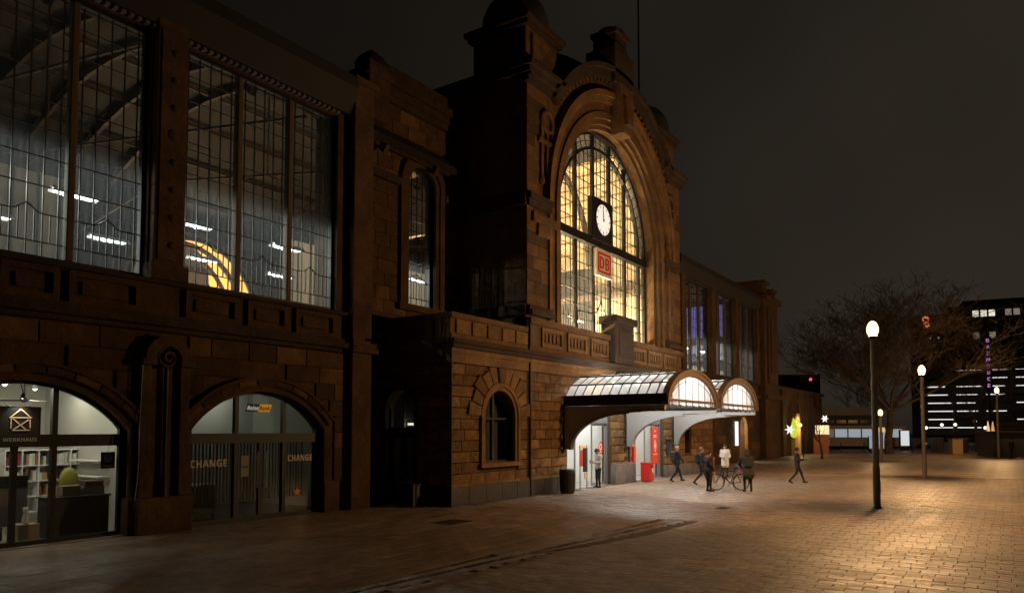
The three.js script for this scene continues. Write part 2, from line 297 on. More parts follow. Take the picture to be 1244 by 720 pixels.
// glazed window of tall lights divided by iron bars
function gridWindow(parent, x0, x1, y0, y1, z, lights, single, glass = M.hazyGlass) {
  const w = grp('window', parent), fr = [], lw = (x1 - x0) / lights;
  fr.push(bx(x0, x0 + 0.1, y0, y1, z - 0.08, z + 0.08), bx(x1 - 0.1, x1, y0, y1, z - 0.08, z + 0.08), bx(x0 + 0.1, x1 - 0.1, y0, y0 + 0.12, z - 0.08, z + 0.1), bx(x0 + 0.1, x1 - 0.1, y1 - 0.12, y1, z - 0.08, z + 0.08));
  obj('frame', fr, M.iron, w);
  for (let i = 1; i < lights; i++) obj('mullion', rb(x0 + i * lw - 0.085, x0 + i * lw + 0.085, y0 + 0.12, y1 - 0.12, z - 0.1, z + 0.13, 0.03), M.mullion, w);
  const paneGeos = new Map();
  for (let i = 0; i < lights; i++) {
    const a = x0 + i * lw + 0.1, b = x0 + (i + 1) * lw - 0.1, ww = b - a, bars = [], fx = [0.08, 0.29, 0.5, 0.71, 0.92].map(f => a + f * ww);
    const base = y0 + 0.12, yA = base + 0.34, yB = yA + 0.66, rows = []; for (let y = yB + 0.64; y < y1 - 0.5; y += 0.67) rows.push(y);
    const t = 0.022;
    for (const x of fx) bars.push(bx(x - t / 2, x + t / 2, base, y1 - 0.12, z - 0.02, z + 0.02));
    for (const y of [yA, ...rows]) bars.push(bx(a, b, y - t / 2, y + t / 2, z - 0.018, z + 0.018));
    // the lower band: doubled uprights under a bar that rises to a point in the middle
    const xs = [a, ...fx, b]; for (let k = 1; k < 5; k++) bars.push(bx((fx[k - 1] + fx[k]) / 2 - t / 2, (fx[k - 1] + fx[k]) / 2 + t / 2, yA, yB + (k === 2 || k === 3 ? 0.06 : 0), z - 0.018, z + 0.018));
    const og = [[a, yB], [fx[1], yB], [fx[1] + ww * 0.07, yB + 0.03], [fx[2] - ww * 0.06, yB + 0.13], [fx[2], yB + 0.2], [fx[2] + ww * 0.06, yB + 0.13], [fx[3] - ww * 0.07, yB + 0.03], [fx[3], yB], [b, yB]];
    for (let k = 0; k < og.length - 1; k++) bars.push(bar(V(...og[k], z), V(...og[k + 1], z), t, 0.04));
    obj('glazing_bars', bars, M.iron, w);
    if (single) {
      const cols = [a, ...fx, b], ys = [base, yA, yB, ...rows, y1 - 0.12];
      for (let c = 0; c < cols.length - 1; c++) for (let r = 0; r < ys.length - 1; r++) {
        const pw = cols[c + 1] - cols[c], ph = ys[r + 1] - ys[r], key = pw.toFixed(3) + ph.toFixed(3);
        if (!paneGeos.has(key)) paneGeos.set(key, (() => { const g = new THREE.PlaneGeometry(pw - 0.004, ph - 0.004); return g; })());
        const o = raw('pane', paneGeos.get(key), glass, w); o.position.set((cols[c] + cols[c + 1]) / 2, (ys[r] + ys[r + 1]) / 2, z); o.rotation.set(rr(-0.006, 0.006), rr(-0.006, 0.006), 0);
      }
    } else { const g = new THREE.PlaneGeometry(ww, y1 - y0 - 0.24); g.translate((a + b) / 2, (y0 + y1) / 2, z); obj('pane', g, glass, w); }
  }
  return w;
}

// ---- left wing
const WX0 = -3, WX1 = 16.75;
const arches = [[-0.7, 3.9], [5.05, 9.6], [11.26, 15.78]].map(([a, b]) => archHole(a, b, 0, 2.6, 1.08));
{
  const s = new THREE.Shape([[WX0, 0], [WX1, 0], [WX1, 14.0], [WX0, 14.0]].map(p => new THREE.Vector2(...p)));
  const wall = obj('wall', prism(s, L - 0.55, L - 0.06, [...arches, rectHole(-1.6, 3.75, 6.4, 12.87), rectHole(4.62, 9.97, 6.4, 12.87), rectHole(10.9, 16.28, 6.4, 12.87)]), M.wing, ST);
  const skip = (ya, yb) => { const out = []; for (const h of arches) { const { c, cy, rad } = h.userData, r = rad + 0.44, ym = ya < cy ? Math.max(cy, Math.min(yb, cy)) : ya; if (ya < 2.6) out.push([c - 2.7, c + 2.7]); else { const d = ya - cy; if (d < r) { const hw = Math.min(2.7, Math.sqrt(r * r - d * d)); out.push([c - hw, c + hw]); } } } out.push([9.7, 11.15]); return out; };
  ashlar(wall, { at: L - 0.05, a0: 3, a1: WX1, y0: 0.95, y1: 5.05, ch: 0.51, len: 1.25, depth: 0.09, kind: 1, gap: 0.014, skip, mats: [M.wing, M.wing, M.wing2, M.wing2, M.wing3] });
  // archivolts of the shop arches
  for (const h of arches.slice(1)) { const { c, cy, rad, a0 } = h.userData; const a = Math.asin((2.6 - cy) / rad), e = 0.0;
    const mo = obj('archivolt', [ring(c, cy, rad - 0.0, rad + 0.16, a, Math.PI - a, L - 0.5, L + 0.03), ring(c, cy, rad + 0.165, rad + 0.36, a, Math.PI - a, L - 0.05, L + 0.09), ring(c, cy, rad + 0.365, rad + 0.44, a, Math.PI - a, L - 0.05, L + 0.14)], M.wing, ST);
    for (let k = 0; k < 9; k++) { const a1 = a + (Math.PI - 2 * a) * (k + 0.06) / 9, a2 = a + (Math.PI - 2 * a) * (k + 0.94) / 9; obj('voussoir', ring(c, cy, rad + 0.19, rad + 0.34, a1, a2, L + 0.08, L + 0.115, 5), [M.wing, M.wing2, M.wing3][k % 3], mo); }
    const hw = (h.userData.c - 0); 
  }
  for (const [x0, x1] of [[9.6, 9.75], [15.78, 15.95], [11.1, 11.26], [4.9, 5.05]]) obj('jamb', [rb(x0, x1, 0.9, 2.6, L - 0.5, L + 0.03, 0.02), rb(x0 - 0.03, x1 + 0.03, 0, 0.9, L - 0.5, L + 0.1, 0.03)], M.wing, ST);
  // mouldings and frieze panels
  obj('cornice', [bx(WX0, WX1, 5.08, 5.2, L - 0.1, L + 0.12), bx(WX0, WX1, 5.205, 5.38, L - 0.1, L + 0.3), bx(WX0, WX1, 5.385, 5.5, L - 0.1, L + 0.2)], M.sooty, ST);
  for (const [p0, p1] of [[5.0, 6.5], [6.7, 7.9], [8.1, 9.8], [11.0, 12.6], [12.9, 14.3], [14.6, 16.2]]) { const f = obj('frieze_panel', [bx(p0, p1, 5.52, 5.66, L - 0.1, L + 0.05), bx(p0, p1, 6.14, 6.28, L - 0.1, L + 0.05), bx(p0, p0 + 0.14, 5.66, 6.14, L - 0.1, L + 0.05), bx(p1 - 0.14, p1, 5.66, 6.14, L - 0.1, L + 0.05)], M.wing, ST); obj('panel_relief', rb(p0 + 0.3, p1 - 0.3, 5.74, 6.06, L - 0.1, L + 0.0, 0.02), M.wing, f); }
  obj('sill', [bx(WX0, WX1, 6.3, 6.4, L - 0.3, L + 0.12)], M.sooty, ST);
  // pilasters between the hall windows, with a line of rosettes
  for (const px of [4.18, 10.43]) {
    const p = obj('pilaster', [rb(px - 0.42, px + 0.42, 6.4, 13.2, L - 0.4, L + 0.16, 0.03), rb(px - 0.34, px + 0.34, 6.9, 12.9, L + 0.1, L + 0.2, 0.02), bx(px - 0.5, px + 0.5, 6.402, 6.8, L - 0.3, L + 0.24)], M.wing, ST);
    for (let k = 0; k < 8; k++) { const g = lathe([[0, 0.05], [0.05, 0.045], [0.085, 0.02], [0.1, 0]], 10); g.rotateX(Math.PI / 2); g.scale(k === 4 ? 1.7 : 1, k === 4 ? 1.7 : 1, 1); g.translate(px + 0.02, 7.3 + k * 0.72, L + 0.2); obj('rosette', g, M.sooty, p); }
  }
  // engaged pier between the shops with a scrolled hood
  const pier = obj('pier', [rb(9.78, 10.06, 0.9, 4.3, L - 0.3, L + 0.16, 0.03), rb(10.82, 11.1, 0.9, 4.3, L - 0.3, L + 0.16, 0.03), rb(9.72, 11.2, 0, 0.9, L - 0.3, L + 0.26, 0.04), bx(10.06, 10.82, 0.9, 5.0, L - 0.3, L + 0.02), ring(10.44, 4.35, 0.34, 0.62, 0, Math.PI, L - 0.1, L + 0.3, 20), rb(9.74, 10.12, 4.2, 4.36, L - 0.1, L + 0.3, 0.03), rb(10.76, 11.14, 4.2, 4.36, L - 0.1, L + 0.3, 0.03)], M.wing, ST);
  const sp = []; for (let k = 0; k <= 40; k++) { const a = k / 40 * Math.PI * 4.2, r = 0.30 - 0.27 * k / 40; sp.push(V(10.44 + r * Math.cos(a), 4.4 + r * Math.sin(a), L + 0.16 + 0.1 * k / 40)); } obj('scroll', tube(sp, 0.05, 80, 6), M.wing, pier);
  obj('drainpipe', [rod(V(10.46, 0.05, L + 0.12), V(10.46, 4.2, L + 0.12), 0.055, 0.055, 10), rod(V(10.46, 0, L + 0.12), V(10.46, 1.25, L + 0.12), 0.085, 0.075, 10), ...[1.3, 2.4, 3.5].map(y => rod(V(10.46, y, L + 0.12), V(10.46, y + 0.06, L + 0.12), 0.075, 0.075, 10, true))], M.iron, ST);
  obj('cable', tube([V(9.66, 0.1, L + 0.05), V(9.74, 1.4, L + 0.19), V(9.76, 2.8, L + 0.19), V(9.8, 4.2, L + 0.19)], 0.012, 30, 5), M.paleSteel, ST);
  gridWindow(ST, -1.6, 3.75, 6.4, 12.87, L - 0.3, 3, false); gridWindow(ST, 4.62, 9.97, 6.4, 12.87, L - 0.3, 3, true); gridWindow(ST, 10.9, 16.28, 6.4, 12.87, L - 0.3, 3, true);
  const dn = []; for (let x = 4.7; x < 16.2; x += 0.2) dn.push(rb(x, x + 0.11, 12.88, 12.96, L - 0.1, L + 0.1, 0.01, 1)); obj('dentils', dn, M.greyGranite, ST);
  obj('eave', [prismX([[L - 0.5, 13.0], [L + 0.1, 13.0], [L + 0.38, 13.85], [L + 0.38, 14.22], [L + 0.1, 14.3], [L - 0.5, 14.35]], WX0, WX1)], M.roof, ST);
}
// pier at the end of the wing, with a domed block on top
{
  const p = obj('corner_pier', [rb(16.72, 17.6, 0, 14.2, L - 1.2, L + 0.25, 0.04), bx(16.6, 17.75, 5.1, 5.5, L - 0.6, L + 0.42), rb(16.62, 17.72, 14.1, 14.32, L - 1.3, L + 0.4, 0.05), rb(18.5, 19.55, 13.9, 15.55, -19.7, -18.8, 0.05), rb(18.38, 19.68, 15.5, 15.8, -19.8, -18.68, 0.06), rb(18.55, 19.5, 15.8, 16.1, -19.65, -18.85, 0.05), rb(17.55, 18.6, 13.9, 14.9, -19.6, -18.9, 0.05)], M.wing, ST);
  const cap = lathe([[0, 0.42], [0.25, 0.38], [0.5, 0.24], [0.68, 0.04], [0.7, 0]], 4); cap.rotateY(Math.PI / 4); cap.scale(0.98, 1.3, 0.85); cap.translate(19.02, 16.08, -19.25); obj('pier_cap', cap, M.sooty, p);
  obj('drainpipe', rod(V(17.72, 0, L - 0.2), V(17.72, 14, L - 0.2), 0.06, 0.06, 8), M.iron, ST);
}
// recessed bay with one tall arched window
{
  const z = -19.1, s = new THREE.Shape([[16.75, 0], [24.2, 0], [24.2, 15.9], [19.5, 15.9], [19.5, 14.2], [16.75, 14.2]].map(p => new THREE.Vector2(...p))), h = archHole(20.9, 22.5, 7.4, 12.15);
  const wall = obj('wall', prism(s, z - 0.5, z - 0.05, [h]), M.wing, ST);
  const skip = (ya, yb) => ya > 7.2 && ya < 13.6 ? [[21.7 - (ya < 12.15 ? 1.25 : Math.sqrt(Math.max(0.01, 1.56 - (ya - 12.15) ** 2))), 21.7 + (ya < 12.15 ? 1.25 : Math.sqrt(Math.max(0.01, 1.56 - (ya - 12.15) ** 2)))]] : [];
  ashlar(wall, { at: z - 0.04, a0: 17.6, a1: 24.0, y0: 6.9, y1: 14.9, ch: 0.5, len: 1.0, depth: 0.08, kind: 1, gap: 0.012, skip, mats: [M.wing, M.wing, M.wing3] });
  obj('window_surround', [ring(21.7, 12.15, 0.8, 1.02, 0, Math.PI, z - 0.3, z + 0.1, 28), ring(21.7, 12.15, 1.03, 1.3, 0, Math.PI, z - 0.1, z + 0.17, 28), bx(20.4, 20.68, 7.3, 12.15, z - 0.1, z + 0.14), bx(22.72, 23.0, 7.3, 12.15, z - 0.1, z + 0.14), bx(20.685, 20.9, 7.4, 12.15, z - 0.3, z + 0.08), bx(22.5, 22.715, 7.4, 12.15, z - 0.3, z + 0.08), bx(20.3, 23.1, 7.15, 7.4, z - 0.3, z + 0.2)], M.wing, ST);
  obj('string_course', [bx(17.6, 20.36, 11.9, 12.2, z - 0.1, z + 0.16), bx(23.04, 24.0, 11.9, 12.2, z - 0.1, z + 0.16)], M.sooty, ST);
  obj('cornice', [bx(19.56, 24.0, 14.95, 15.2, z - 0.1, z + 0.12), bx(19.56, 24.0, 15.5, 15.8, z - 0.3, z + 0.34), bx(19.56, 24.0, 15.2, 15.5, z - 0.1, z + 0.2), bx(19.56, 24.0, 15.8, 16.35, z - 0.4, z + 0.1)], M.sooty, ST);
  const g = grp('window', ST), bars = []; for (const x of [21.08, 21.38, 21.7, 22.02, 22.32]) bars.push(bx(x - 0.013, x + 0.013, 7.4, 12.15 + Math.sqrt(0.64 - (x - 21.7) ** 2), z - 0.27, z - 0.23));
  for (let y = 7.75; y < 12.6; y += 0.67) bars.push(bx(20.9, 22.5, y - 0.013, y + 0.013, z - 0.27, z - 0.23)); for (const x of [21.23, 21.54, 21.86, 22.17]) bars.push(bx(x - 0.013, x + 0.013, 7.75, 8.45, z - 0.265, z - 0.235));
  bars.push(bar(V(21.08, 8.45, z - 0.25), V(21.7, 8.72, z - 0.25), 0.03, 0.03), bar(V(22.32, 8.45, z - 0.25), V(21.7, 8.72, z - 0.25), 0.03, 0.03)); obj('glazing_bars', bars, M.iron, g);
  obj('frame', [ring(21.7, 12.15, 0.72, 0.8, 0, Math.PI, z - 0.32, z - 0.18, 24), bx(20.9, 20.98, 7.4, 12.15, z - 0.32, z - 0.18), bx(22.42, 22.5, 7.4, 12.15, z - 0.32, z - 0.18), bx(20.98, 22.42, 7.4, 7.47, z - 0.32, z - 0.18)], M.iron, g);
  const sh = new THREE.Shape(archHole(20.95, 22.45, 7.42, 12.15).getPoints()); const pg = new THREE.ShapeGeometry(sh); pg.translate(0, 0, z - 0.25); obj('pane', pg, M.hazyGlass, g);
}
// ---- low front range with rock-faced courses
const LX0 = 19.24, LX1 = 45.6;
{
  const s = new THREE.Shape([[LX0 + 0.06, 0], [LX1, 0], [LX1, 5.2], [LX0 + 0.06, 5.2]].map(p => new THREE.Vector2(...p))), h = archHole(21.18, 23.1, 1.36, 3.06);
  const wall = obj('wall', prism(s, T - 0.5, T - 0.07, [h, rectHole(27.25, 31.3, 0.001, 4.0), rectHole(33.65, 37.6, 0.001, 4.0), rectHole(40.9, 41.7, 1.2, 3.6)]), M.joint, ST);
  const cx = 22.14, skip = (ya, yb) => { const o = [[27.15, 31.35], [33.6, 37.7]]; if (ya > 3.95) { o.length = 0; if (ya < 4.05) o.push([27.2, 31.3], [33.65, 37.6]); }
    if (yb > 1.3 && ya < 3.06) o.push([cx - 1.24, cx + 1.24]); else if (ya >= 3.06 && ya < 4.9) { const d = yb - 3.06; o.push([cx - Math.sqrt(Math.max(0, 1.84 * 1.84 - d * d)), cx + Math.sqrt(Math.max(0, 1.84 * 1.84 - d * d))]); } if (yb > 1.1 && ya < 3.7) o.push([40.8, 41.8]); return o; };
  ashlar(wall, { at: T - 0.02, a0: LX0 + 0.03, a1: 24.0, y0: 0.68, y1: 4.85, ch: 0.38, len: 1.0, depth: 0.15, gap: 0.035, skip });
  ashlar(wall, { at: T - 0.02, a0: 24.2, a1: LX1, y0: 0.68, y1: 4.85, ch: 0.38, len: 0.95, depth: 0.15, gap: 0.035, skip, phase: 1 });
  // the voussoirs of the small window
  const ar = obj('window_arch', [ring(cx, 3.06, 0.96, 1.1, 0, Math.PI, T - 0.45, T + 0.06, 28), ring(cx, 3.06, 1.105, 1.24, 0, Math.PI, T - 0.1, T + 0.11, 28), bx(cx - 1.1, cx - 0.96, 1.36, 3.06, T - 0.45, T + 0.06), bx(cx + 0.96, cx + 1.1, 1.36, 3.06, T - 0.45, T + 0.06), bx(cx - 1.24, cx - 1.105, 1.36, 3.06, T - 0.1, T + 0.11), bx(cx + 1.105, cx + 1.24, 1.36, 3.06, T - 0.1, T + 0.11)], M.stone, ST);
  for (let k = 0; k < 11; k++) { const a1 = Math.PI * (k + 0.04) / 11, a2 = Math.PI * (k + 0.96) / 11, r2 = k === 5 ? 1.95 : k % 2 ? 1.84 : 1.98; obj('voussoir', prism([[cx + 1.26 * Math.cos(a1), 3.06 + 1.26 * Math.sin(a1)], [cx + r2 * Math.cos(a1), Math.min(4.84, 3.06 + r2 * Math.sin(a1))], [cx + r2 * Math.cos(a2), Math.min(4.84, 3.06 + r2 * Math.sin(a2))], [cx + 1.26 * Math.cos(a2), 3.06 + 1.26 * Math.sin(a2)]], T - 0.1, T + (k === 5 ? 0.16 : 0.1), [], 0.02), SM[(k * 2) % 3], ar); }
  obj('window_sill', [rb(cx - 1.3, cx + 1.3, 1.22, 1.36, T - 0.4, T + 0.16, 0.02), bx(cx - 1.05, cx + 1.05, 1.361, 1.385, T - 0.4, T + 0.1)], M.stone3, ST);
  const win = grp('window', ST); obj('frame', [bx(cx - 0.96, cx - 0.88, 1.385, 3.06, T - 0.42, T - 0.3), bx(cx + 0.88, cx + 0.96, 1.385, 3.06, T - 0.42, T - 0.3), ring(cx, 3.06, 0.88, 0.96, 0, Math.PI, T - 0.42, T - 0.3, 24), bx(cx - 0.05, cx + 0.05, 1.45, 3.94, T - 0.42, T - 0.3), bx(cx - 0.88, cx + 0.88, 1.385, 1.45, T - 0.42, T - 0.3), bx(cx - 0.88, cx + 0.88, 2.95, 3.03, T - 0.415, T - 0.305)], M.dark, win);
  const pg = new THREE.ShapeGeometry(new THREE.Shape(archHole(cx - 0.9, cx + 0.9, 1.45, 3.06).getPoints())); pg.translate(0, 0, T - 0.36); obj('pane', pg, M.tintGlass, win);
  // plinth of polished granite slabs
  for (const [a, b] of [[LX0 - 0.03, 27.15], [31.35, 33.6], [37.7, LX1]]) { const n = Math.max(1, Math.round((b - a) / 0.95)), pl = grp('plinth', ST); const hgt = a > 30 && a < 32 ? 0.95 : 0.64; for (let i = 0; i < n; i++) obj('granite_slab', rb(a + (b - a) * i / n + 0.006, a + (b - a) * (i + 1) / n - 0.006, 0, hgt, T - 0.1, T + (hgt > 0.9 ? 0.2 : 0.1), 0.012, 1), a > 30 ? M.greyGranite : M.granite, pl); }
  obj('plinth_moulding', [bx(LX0 - 0.02, 27.15, 0.645, 0.72, T - 0.1, T + 0.07)], M.stone, ST);
  // entablature and parapet
  obj('frieze', [bx(LX0, LX1, 4.87, 5.2, T - 0.3, T + 0.06), bx(LX0 - 0.04, LX1, 5.2, 5.36, T - 0.3, T + 0.12)], M.stone, ST);
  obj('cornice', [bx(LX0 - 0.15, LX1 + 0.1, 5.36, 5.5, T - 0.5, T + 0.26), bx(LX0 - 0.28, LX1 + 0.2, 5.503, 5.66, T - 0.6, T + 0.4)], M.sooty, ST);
  const par = obj('parapet', [bx(LX0 - 0.02, 23.95, 5.662, 5.85, T - 0.35, T + 0.08), bx(LX0, 23.95, 5.85, 6.4, T - 0.3, T), bx(LX0 - 0.05, 23.95, 6.4, 6.58, T - 0.38, T + 0.1)], M.stone2, ST);
  for (let x = 19.5; x < 23.4; x += 0.92) obj('parapet_block', rb(x, x + 0.82, 5.88, 6.36, T - 0.1, T + 0.06, 0.03), SM[Math.floor(rnd() * 3)], par);
  obj('terrace', bx(LX0 + 0.06, LX1, 5.1, 5.34, -19.1, T - 0.5), M.sooty, ST);
  // return wall facing along the front of the wing, with a dark arched doorway
  const hs = new THREE.Shape([[-19.1, 0], [T - 0.07, 0], [T - 0.07, 5.2], [-19.1, 5.2]].map(p => new THREE.Vector2(...p))); const dh = archHole(-18.66, -17.3, 0.001, 3.3);
  hs.holes.push(dh); const rg = new THREE.ExtrudeGeometry(hs, { depth: 0.45, bevelEnabled: false, curveSegments: 24 }); rg.rotateY(-Math.PI / 2); rg.translate(LX0 + 0.52, 0, 0);
  const rw = obj('wall', rg, M.joint, ST);
  const sk = (ya, yb) => ya < 3.3 ? [[-18.86, -17.1]] : ya < 4.2 ? [[-17.98 - Math.sqrt(Math.max(0, 0.77 - (ya - 3.3) ** 2)), -17.98 + Math.sqrt(Math.max(0, 0.77 - (ya - 3.3) ** 2))]] : [];
  ashlar(rw, { along: 'z', at: LX0 + 0.05, a0: -19.1, a1: T - 0.02, y0: 0.68, y1: 4.85, ch: 0.38, len: 0.9, depth: 0.15, gap: 0.035, skip: sk });
  obj('return_moulding', [bx(LX0 - 0.06, LX0 + 0.3, 4.87, 5.36, -19.1, T - 0.3), bx(LX0 - 0.26, LX0 + 0.3, 5.36, 5.655, -19.1, T - 0.6), bx(LX0, LX0 + 0.3, 5.66, 6.4, -19.1, T - 0.35), bx(LX0 - 0.06, LX0 + 0.34, 6.4, 6.57, -19.1, T - 0.38)], M.stone2, ST);
  obj('return_plinth', [bx(LX0 - 0.02, LX0 + 0.3, 0, 0.64, -19.1, -18.7), bx(LX0 - 0.02, LX0 + 0.3, 0, 0.64, -17.26, T - 0.1)], M.granite, ST);
  const d = grp('side_door', ST); obj('frame', [bx(LX0 + 0.3, LX0 + 0.4, 0, 3.3, -18.66, -18.58), bx(LX0 + 0.3, LX0 + 0.4, 0, 3.3, -17.38, -17.3), bx(LX0 + 0.3, LX0 + 0.4, 2.45, 2.66, -18.58, -17.38), bx(LX0 + 0.3, LX0 + 0.4, 0, 2.45, -18.02, -17.94), bx(LX0 + 0.31, LX0 + 0.39, 2.66, 3.9, -18.0, -17.96)], M.dark, d);
  obj('door_leaf', [bx(LX0 + 0.33, LX0 + 0.37, 0.02, 2.44, -18.57, -18.45), bx(LX0 + 0.33, LX0 + 0.37, 0.02, 2.44, -18.15, -18.03), bx(LX0 + 0.33, LX0 + 0.37, 0.02, 0.35, -18.45, -18.15), bx(LX0 + 0.33, LX0 + 0.37, 2.3, 2.44, -18.45, -18.15)], M.dark, d);
  obj('door_leaf', [bx(LX0 + 0.33, LX0 + 0.37, 0.02, 2.44, -17.93, -17.83), bx(LX0 + 0.33, LX0 + 0.37, 0.02, 2.44, -17.49, -17.39), bx(LX0 + 0.33, LX0 + 0.37, 0.02, 0.35, -17.83, -17.49), bx(LX0 + 0.33, LX0 + 0.37, 2.3, 2.44, -17.83, -17.49)], M.dark, d);
  const g1 = new THREE.PlaneGeometry(1.28, 3.85); g1.rotateY(-Math.PI / 2); g1.translate(LX0 + 0.35, 2.0, -17.98); obj('pane', g1, M.tintGlass, d);
  { const sl = thing('strip_lamp', 'short white strip lamp behind the fanlight of the dark side door', 'lamp', [LX0 + 0.75, 2.78, -17.75]); obj('tube', bx(-0.03, 0.03, -0.04, 0.04, -0.42, 0.42), glow(1, 0.95, 0.75, 1.6), sl); obj('holder', bx(0.03, 0.06, -0.05, 0.05, -0.45, 0.45), M.white, sl); const l = new THREE.PointLight(col(1, 0.93, 0.75), 0.35, 0, 2); l.position.set(-0.08, 0, 0); l.castShadow = true; sl.add(l); obj('lobby', [bx(LX0 + 0.5, LX0 + 3.5, 4.2, 4.3, -19.05, -16.2), bx(LX0 + 3.5, LX0 + 3.6, 0, 4.2, -19.05, -16.2), bx(LX0 + 0.53, LX0 + 3.5, 0, 4.2, -16.3, -16.2), bx(LX0 + 0.53, LX0 + 3.5, -0.02, 0.01, -19.05, -16.3)], M.dimPlaster, ST); }
  obj('drainpipe', rod(V(24.1, 0, T + 0.08), V(24.1, 7.0, T + 0.08), 0.055, 0.055, 10), M.iron, ST);
  obj('drainpipe', rod(V(LX0 - 0.06, 0, T + 0.1), V(LX0 - 0.06, 5.3, T + 0.1), 0.03, 0.03, 8), M.iron, ST);
}

// ---- entrance tower
const CX = 32.1, CY = 12.0, AR = 5.1, TX0 = 24.0, TX1 = 40.3;
{
  const s = new THREE.Shape(); s.moveTo(TX0, 5.5); s.lineTo(TX1, 5.5); s.lineTo(TX1, 17.0);
  const a0 = Math.asin(5 / 7.7); for (let i = 0; i <= 36; i++) { const a = a0 + (Math.PI - 2 * a0) * i / 36; s.lineTo(CX + 7.7 * Math.cos(a), CY + 7.7 * Math.sin(a)); } s.lineTo(TX0, 17.0); s.closePath();
  const h = archHole(CX - 5.7, CX + 5.7, 7.0, CY);
  const wall = obj('tower_wall', prism(s, T - 0.6, T - 0.04, [h]), M.wing3, ST);  // darker wing stone here paints in the lamplight fading up the tower
  const skip = (ya, yb) => { const r = 7.0, d = ya - CY; const hw = d < 0 ? 6.5 : Math.sqrt(Math.max(0.01, r * r - d * d)); return [[CX - hw, CX + hw]]; };
  ashlar(wall, { at: T - 0.03, a0: TX0, a1: TX1, y0: 7.5, y1: 11.5, ch: 0.5, len: 1.0, depth: 0.08, kind: 1, gap: 0.012, mats: [M.stone2, M.wing3, M.wing], skip });
  ashlar(wall, { at: T - 0.03, a0: TX0, a1: TX1, y0: 12.0, y1: 16.5, ch: 0.5, len: 1.1, depth: 0.08, kind: 1, gap: 0.012, mats: [M.stone2, M.wing3, M.wing], skip, phase: 1 });
  // deep stepped reveal of the great arch, hood moulding and curved gable cornice
  const arc = (r0, r1, z0, z1, n = 48) => ring(CX, CY, r0, r1, 0, Math.PI, z0, z1, n), jam = (r0, r1, z0, z1) => [bx(CX - r1, CX - r0, 7.0, CY, z0, z1), bx(CX + r0, CX + r1, 7.0, CY, z0, z1)];
  obj('arch_reveal', [arc(AR, 5.3, -16.65, T - 0.3), ...jam(AR, 5.3, -16.65, T - 0.3), arc(5.3, 5.55, -16.6, T - 0.12), ...jam(5.3, 5.55, -16.6, T - 0.12), arc(5.55, 5.85, -16.55, T + 0.05), ...jam(5.55, 5.85, -16.55, T + 0.05)], M.stone2, ST);
  obj('hood_moulding', [arc(6.3, 6.55, T - 0.05, T + 0.16), arc(6.55, 6.8, T - 0.05, T + 0.3), ...jam(6.3, 6.5, T - 0.05, T + 0.1)], M.stone, ST);
  const ga = Math.asin(4.4 / 7.6); obj('gable_cornice', [ring(CX, CY, 7.35, 7.75, ga, Math.PI - ga, T - 0.6, T + 0.3, 40), ring(CX, CY, 7.75, 7.95, ga + 0.03, Math.PI - ga - 0.03, T - 0.7, T + 0.5, 40)], M.sooty, ST);
  const gd = []; for (let k = 0; k < 34; k++) { const a = ga + 0.05 + (Math.PI - 2 * ga - 0.1) * k / 33; const g = new THREE.BoxGeometry(0.18, 0.16, 0.16); g.rotateZ(a - Math.PI / 2); g.translate(CX + 7.25 * Math.cos(a), CY + 7.25 * Math.sin(a), T + 0.1); gd.push(g); } obj('dentils', gd, M.wing3, ST);
  for (const [x0, x1] of [[TX0 - 0.1, 26.35], [37.85, TX1 + 0.1]]) {
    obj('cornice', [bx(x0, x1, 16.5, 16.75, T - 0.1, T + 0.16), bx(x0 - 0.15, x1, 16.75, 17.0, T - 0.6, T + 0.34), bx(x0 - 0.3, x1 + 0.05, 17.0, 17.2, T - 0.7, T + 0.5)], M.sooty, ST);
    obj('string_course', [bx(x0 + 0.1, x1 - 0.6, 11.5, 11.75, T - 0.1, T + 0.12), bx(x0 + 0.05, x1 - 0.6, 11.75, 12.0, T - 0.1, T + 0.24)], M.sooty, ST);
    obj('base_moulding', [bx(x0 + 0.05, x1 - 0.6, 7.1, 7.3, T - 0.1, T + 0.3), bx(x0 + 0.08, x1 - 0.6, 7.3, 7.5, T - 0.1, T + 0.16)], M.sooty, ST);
    // hanging relief: bands, a wreath and drops
    const c = x0 < 30 ? 25.45 : 38.75; const rg = new THREE.TorusGeometry(0.42, 0.12, 8, 20); rg.translate(c, 15.3, T + 0.05);
    obj('relief', [rg, ...[-0.42, 0, 0.42].map((d, i) => rb(c + d - 0.1, c + d + 0.1, 12.9 - (i === 1 ? 0.3 : 0), 15.1, T - 0.02, T + 0.12, 0.03)), rb(c - 0.7, c + 0.7, 14.3, 14.5, T - 0.02, T + 0.15, 0.03), ...[-0.42, 0, 0.42].map(d => { const g = new THREE.SphereGeometry(0.16, 10, 8); g.scale(1, 1.3, 0.8); g.translate(c + d, 12.75 - (d ? 0 : 0.3), T + 0.06); return g; })], M.wing3, ST);
    const cp = x0 < 30 ? 25.2 : 39.0; obj('bracket_relief', [rb(cp - 0.9, cp + 0.9, 10.9, 11.3, T - 0.02, T + 0.16, 0.04), rb(cp - 0.5, cp + 0.5, 10.4, 10.9, T - 0.02, T + 0.13, 0.05)], M.wing3, ST);
  }
  // keystone group and pinnacle above the arch
  obj('keystone', [prism([[CX - 0.45, 16.9], [CX + 0.45, 16.9], [CX + 0.8, 19.3], [CX - 0.8, 19.3]], T - 0.1, T + 0.6, [], 0.05), prism([[CX - 0.3, 17.3], [CX + 0.3, 17.3], [CX + 0.45, 18.6], [CX - 0.45, 18.6]], T + 0.5, T + 0.8, [], 0.06)], M.wing3, ST);
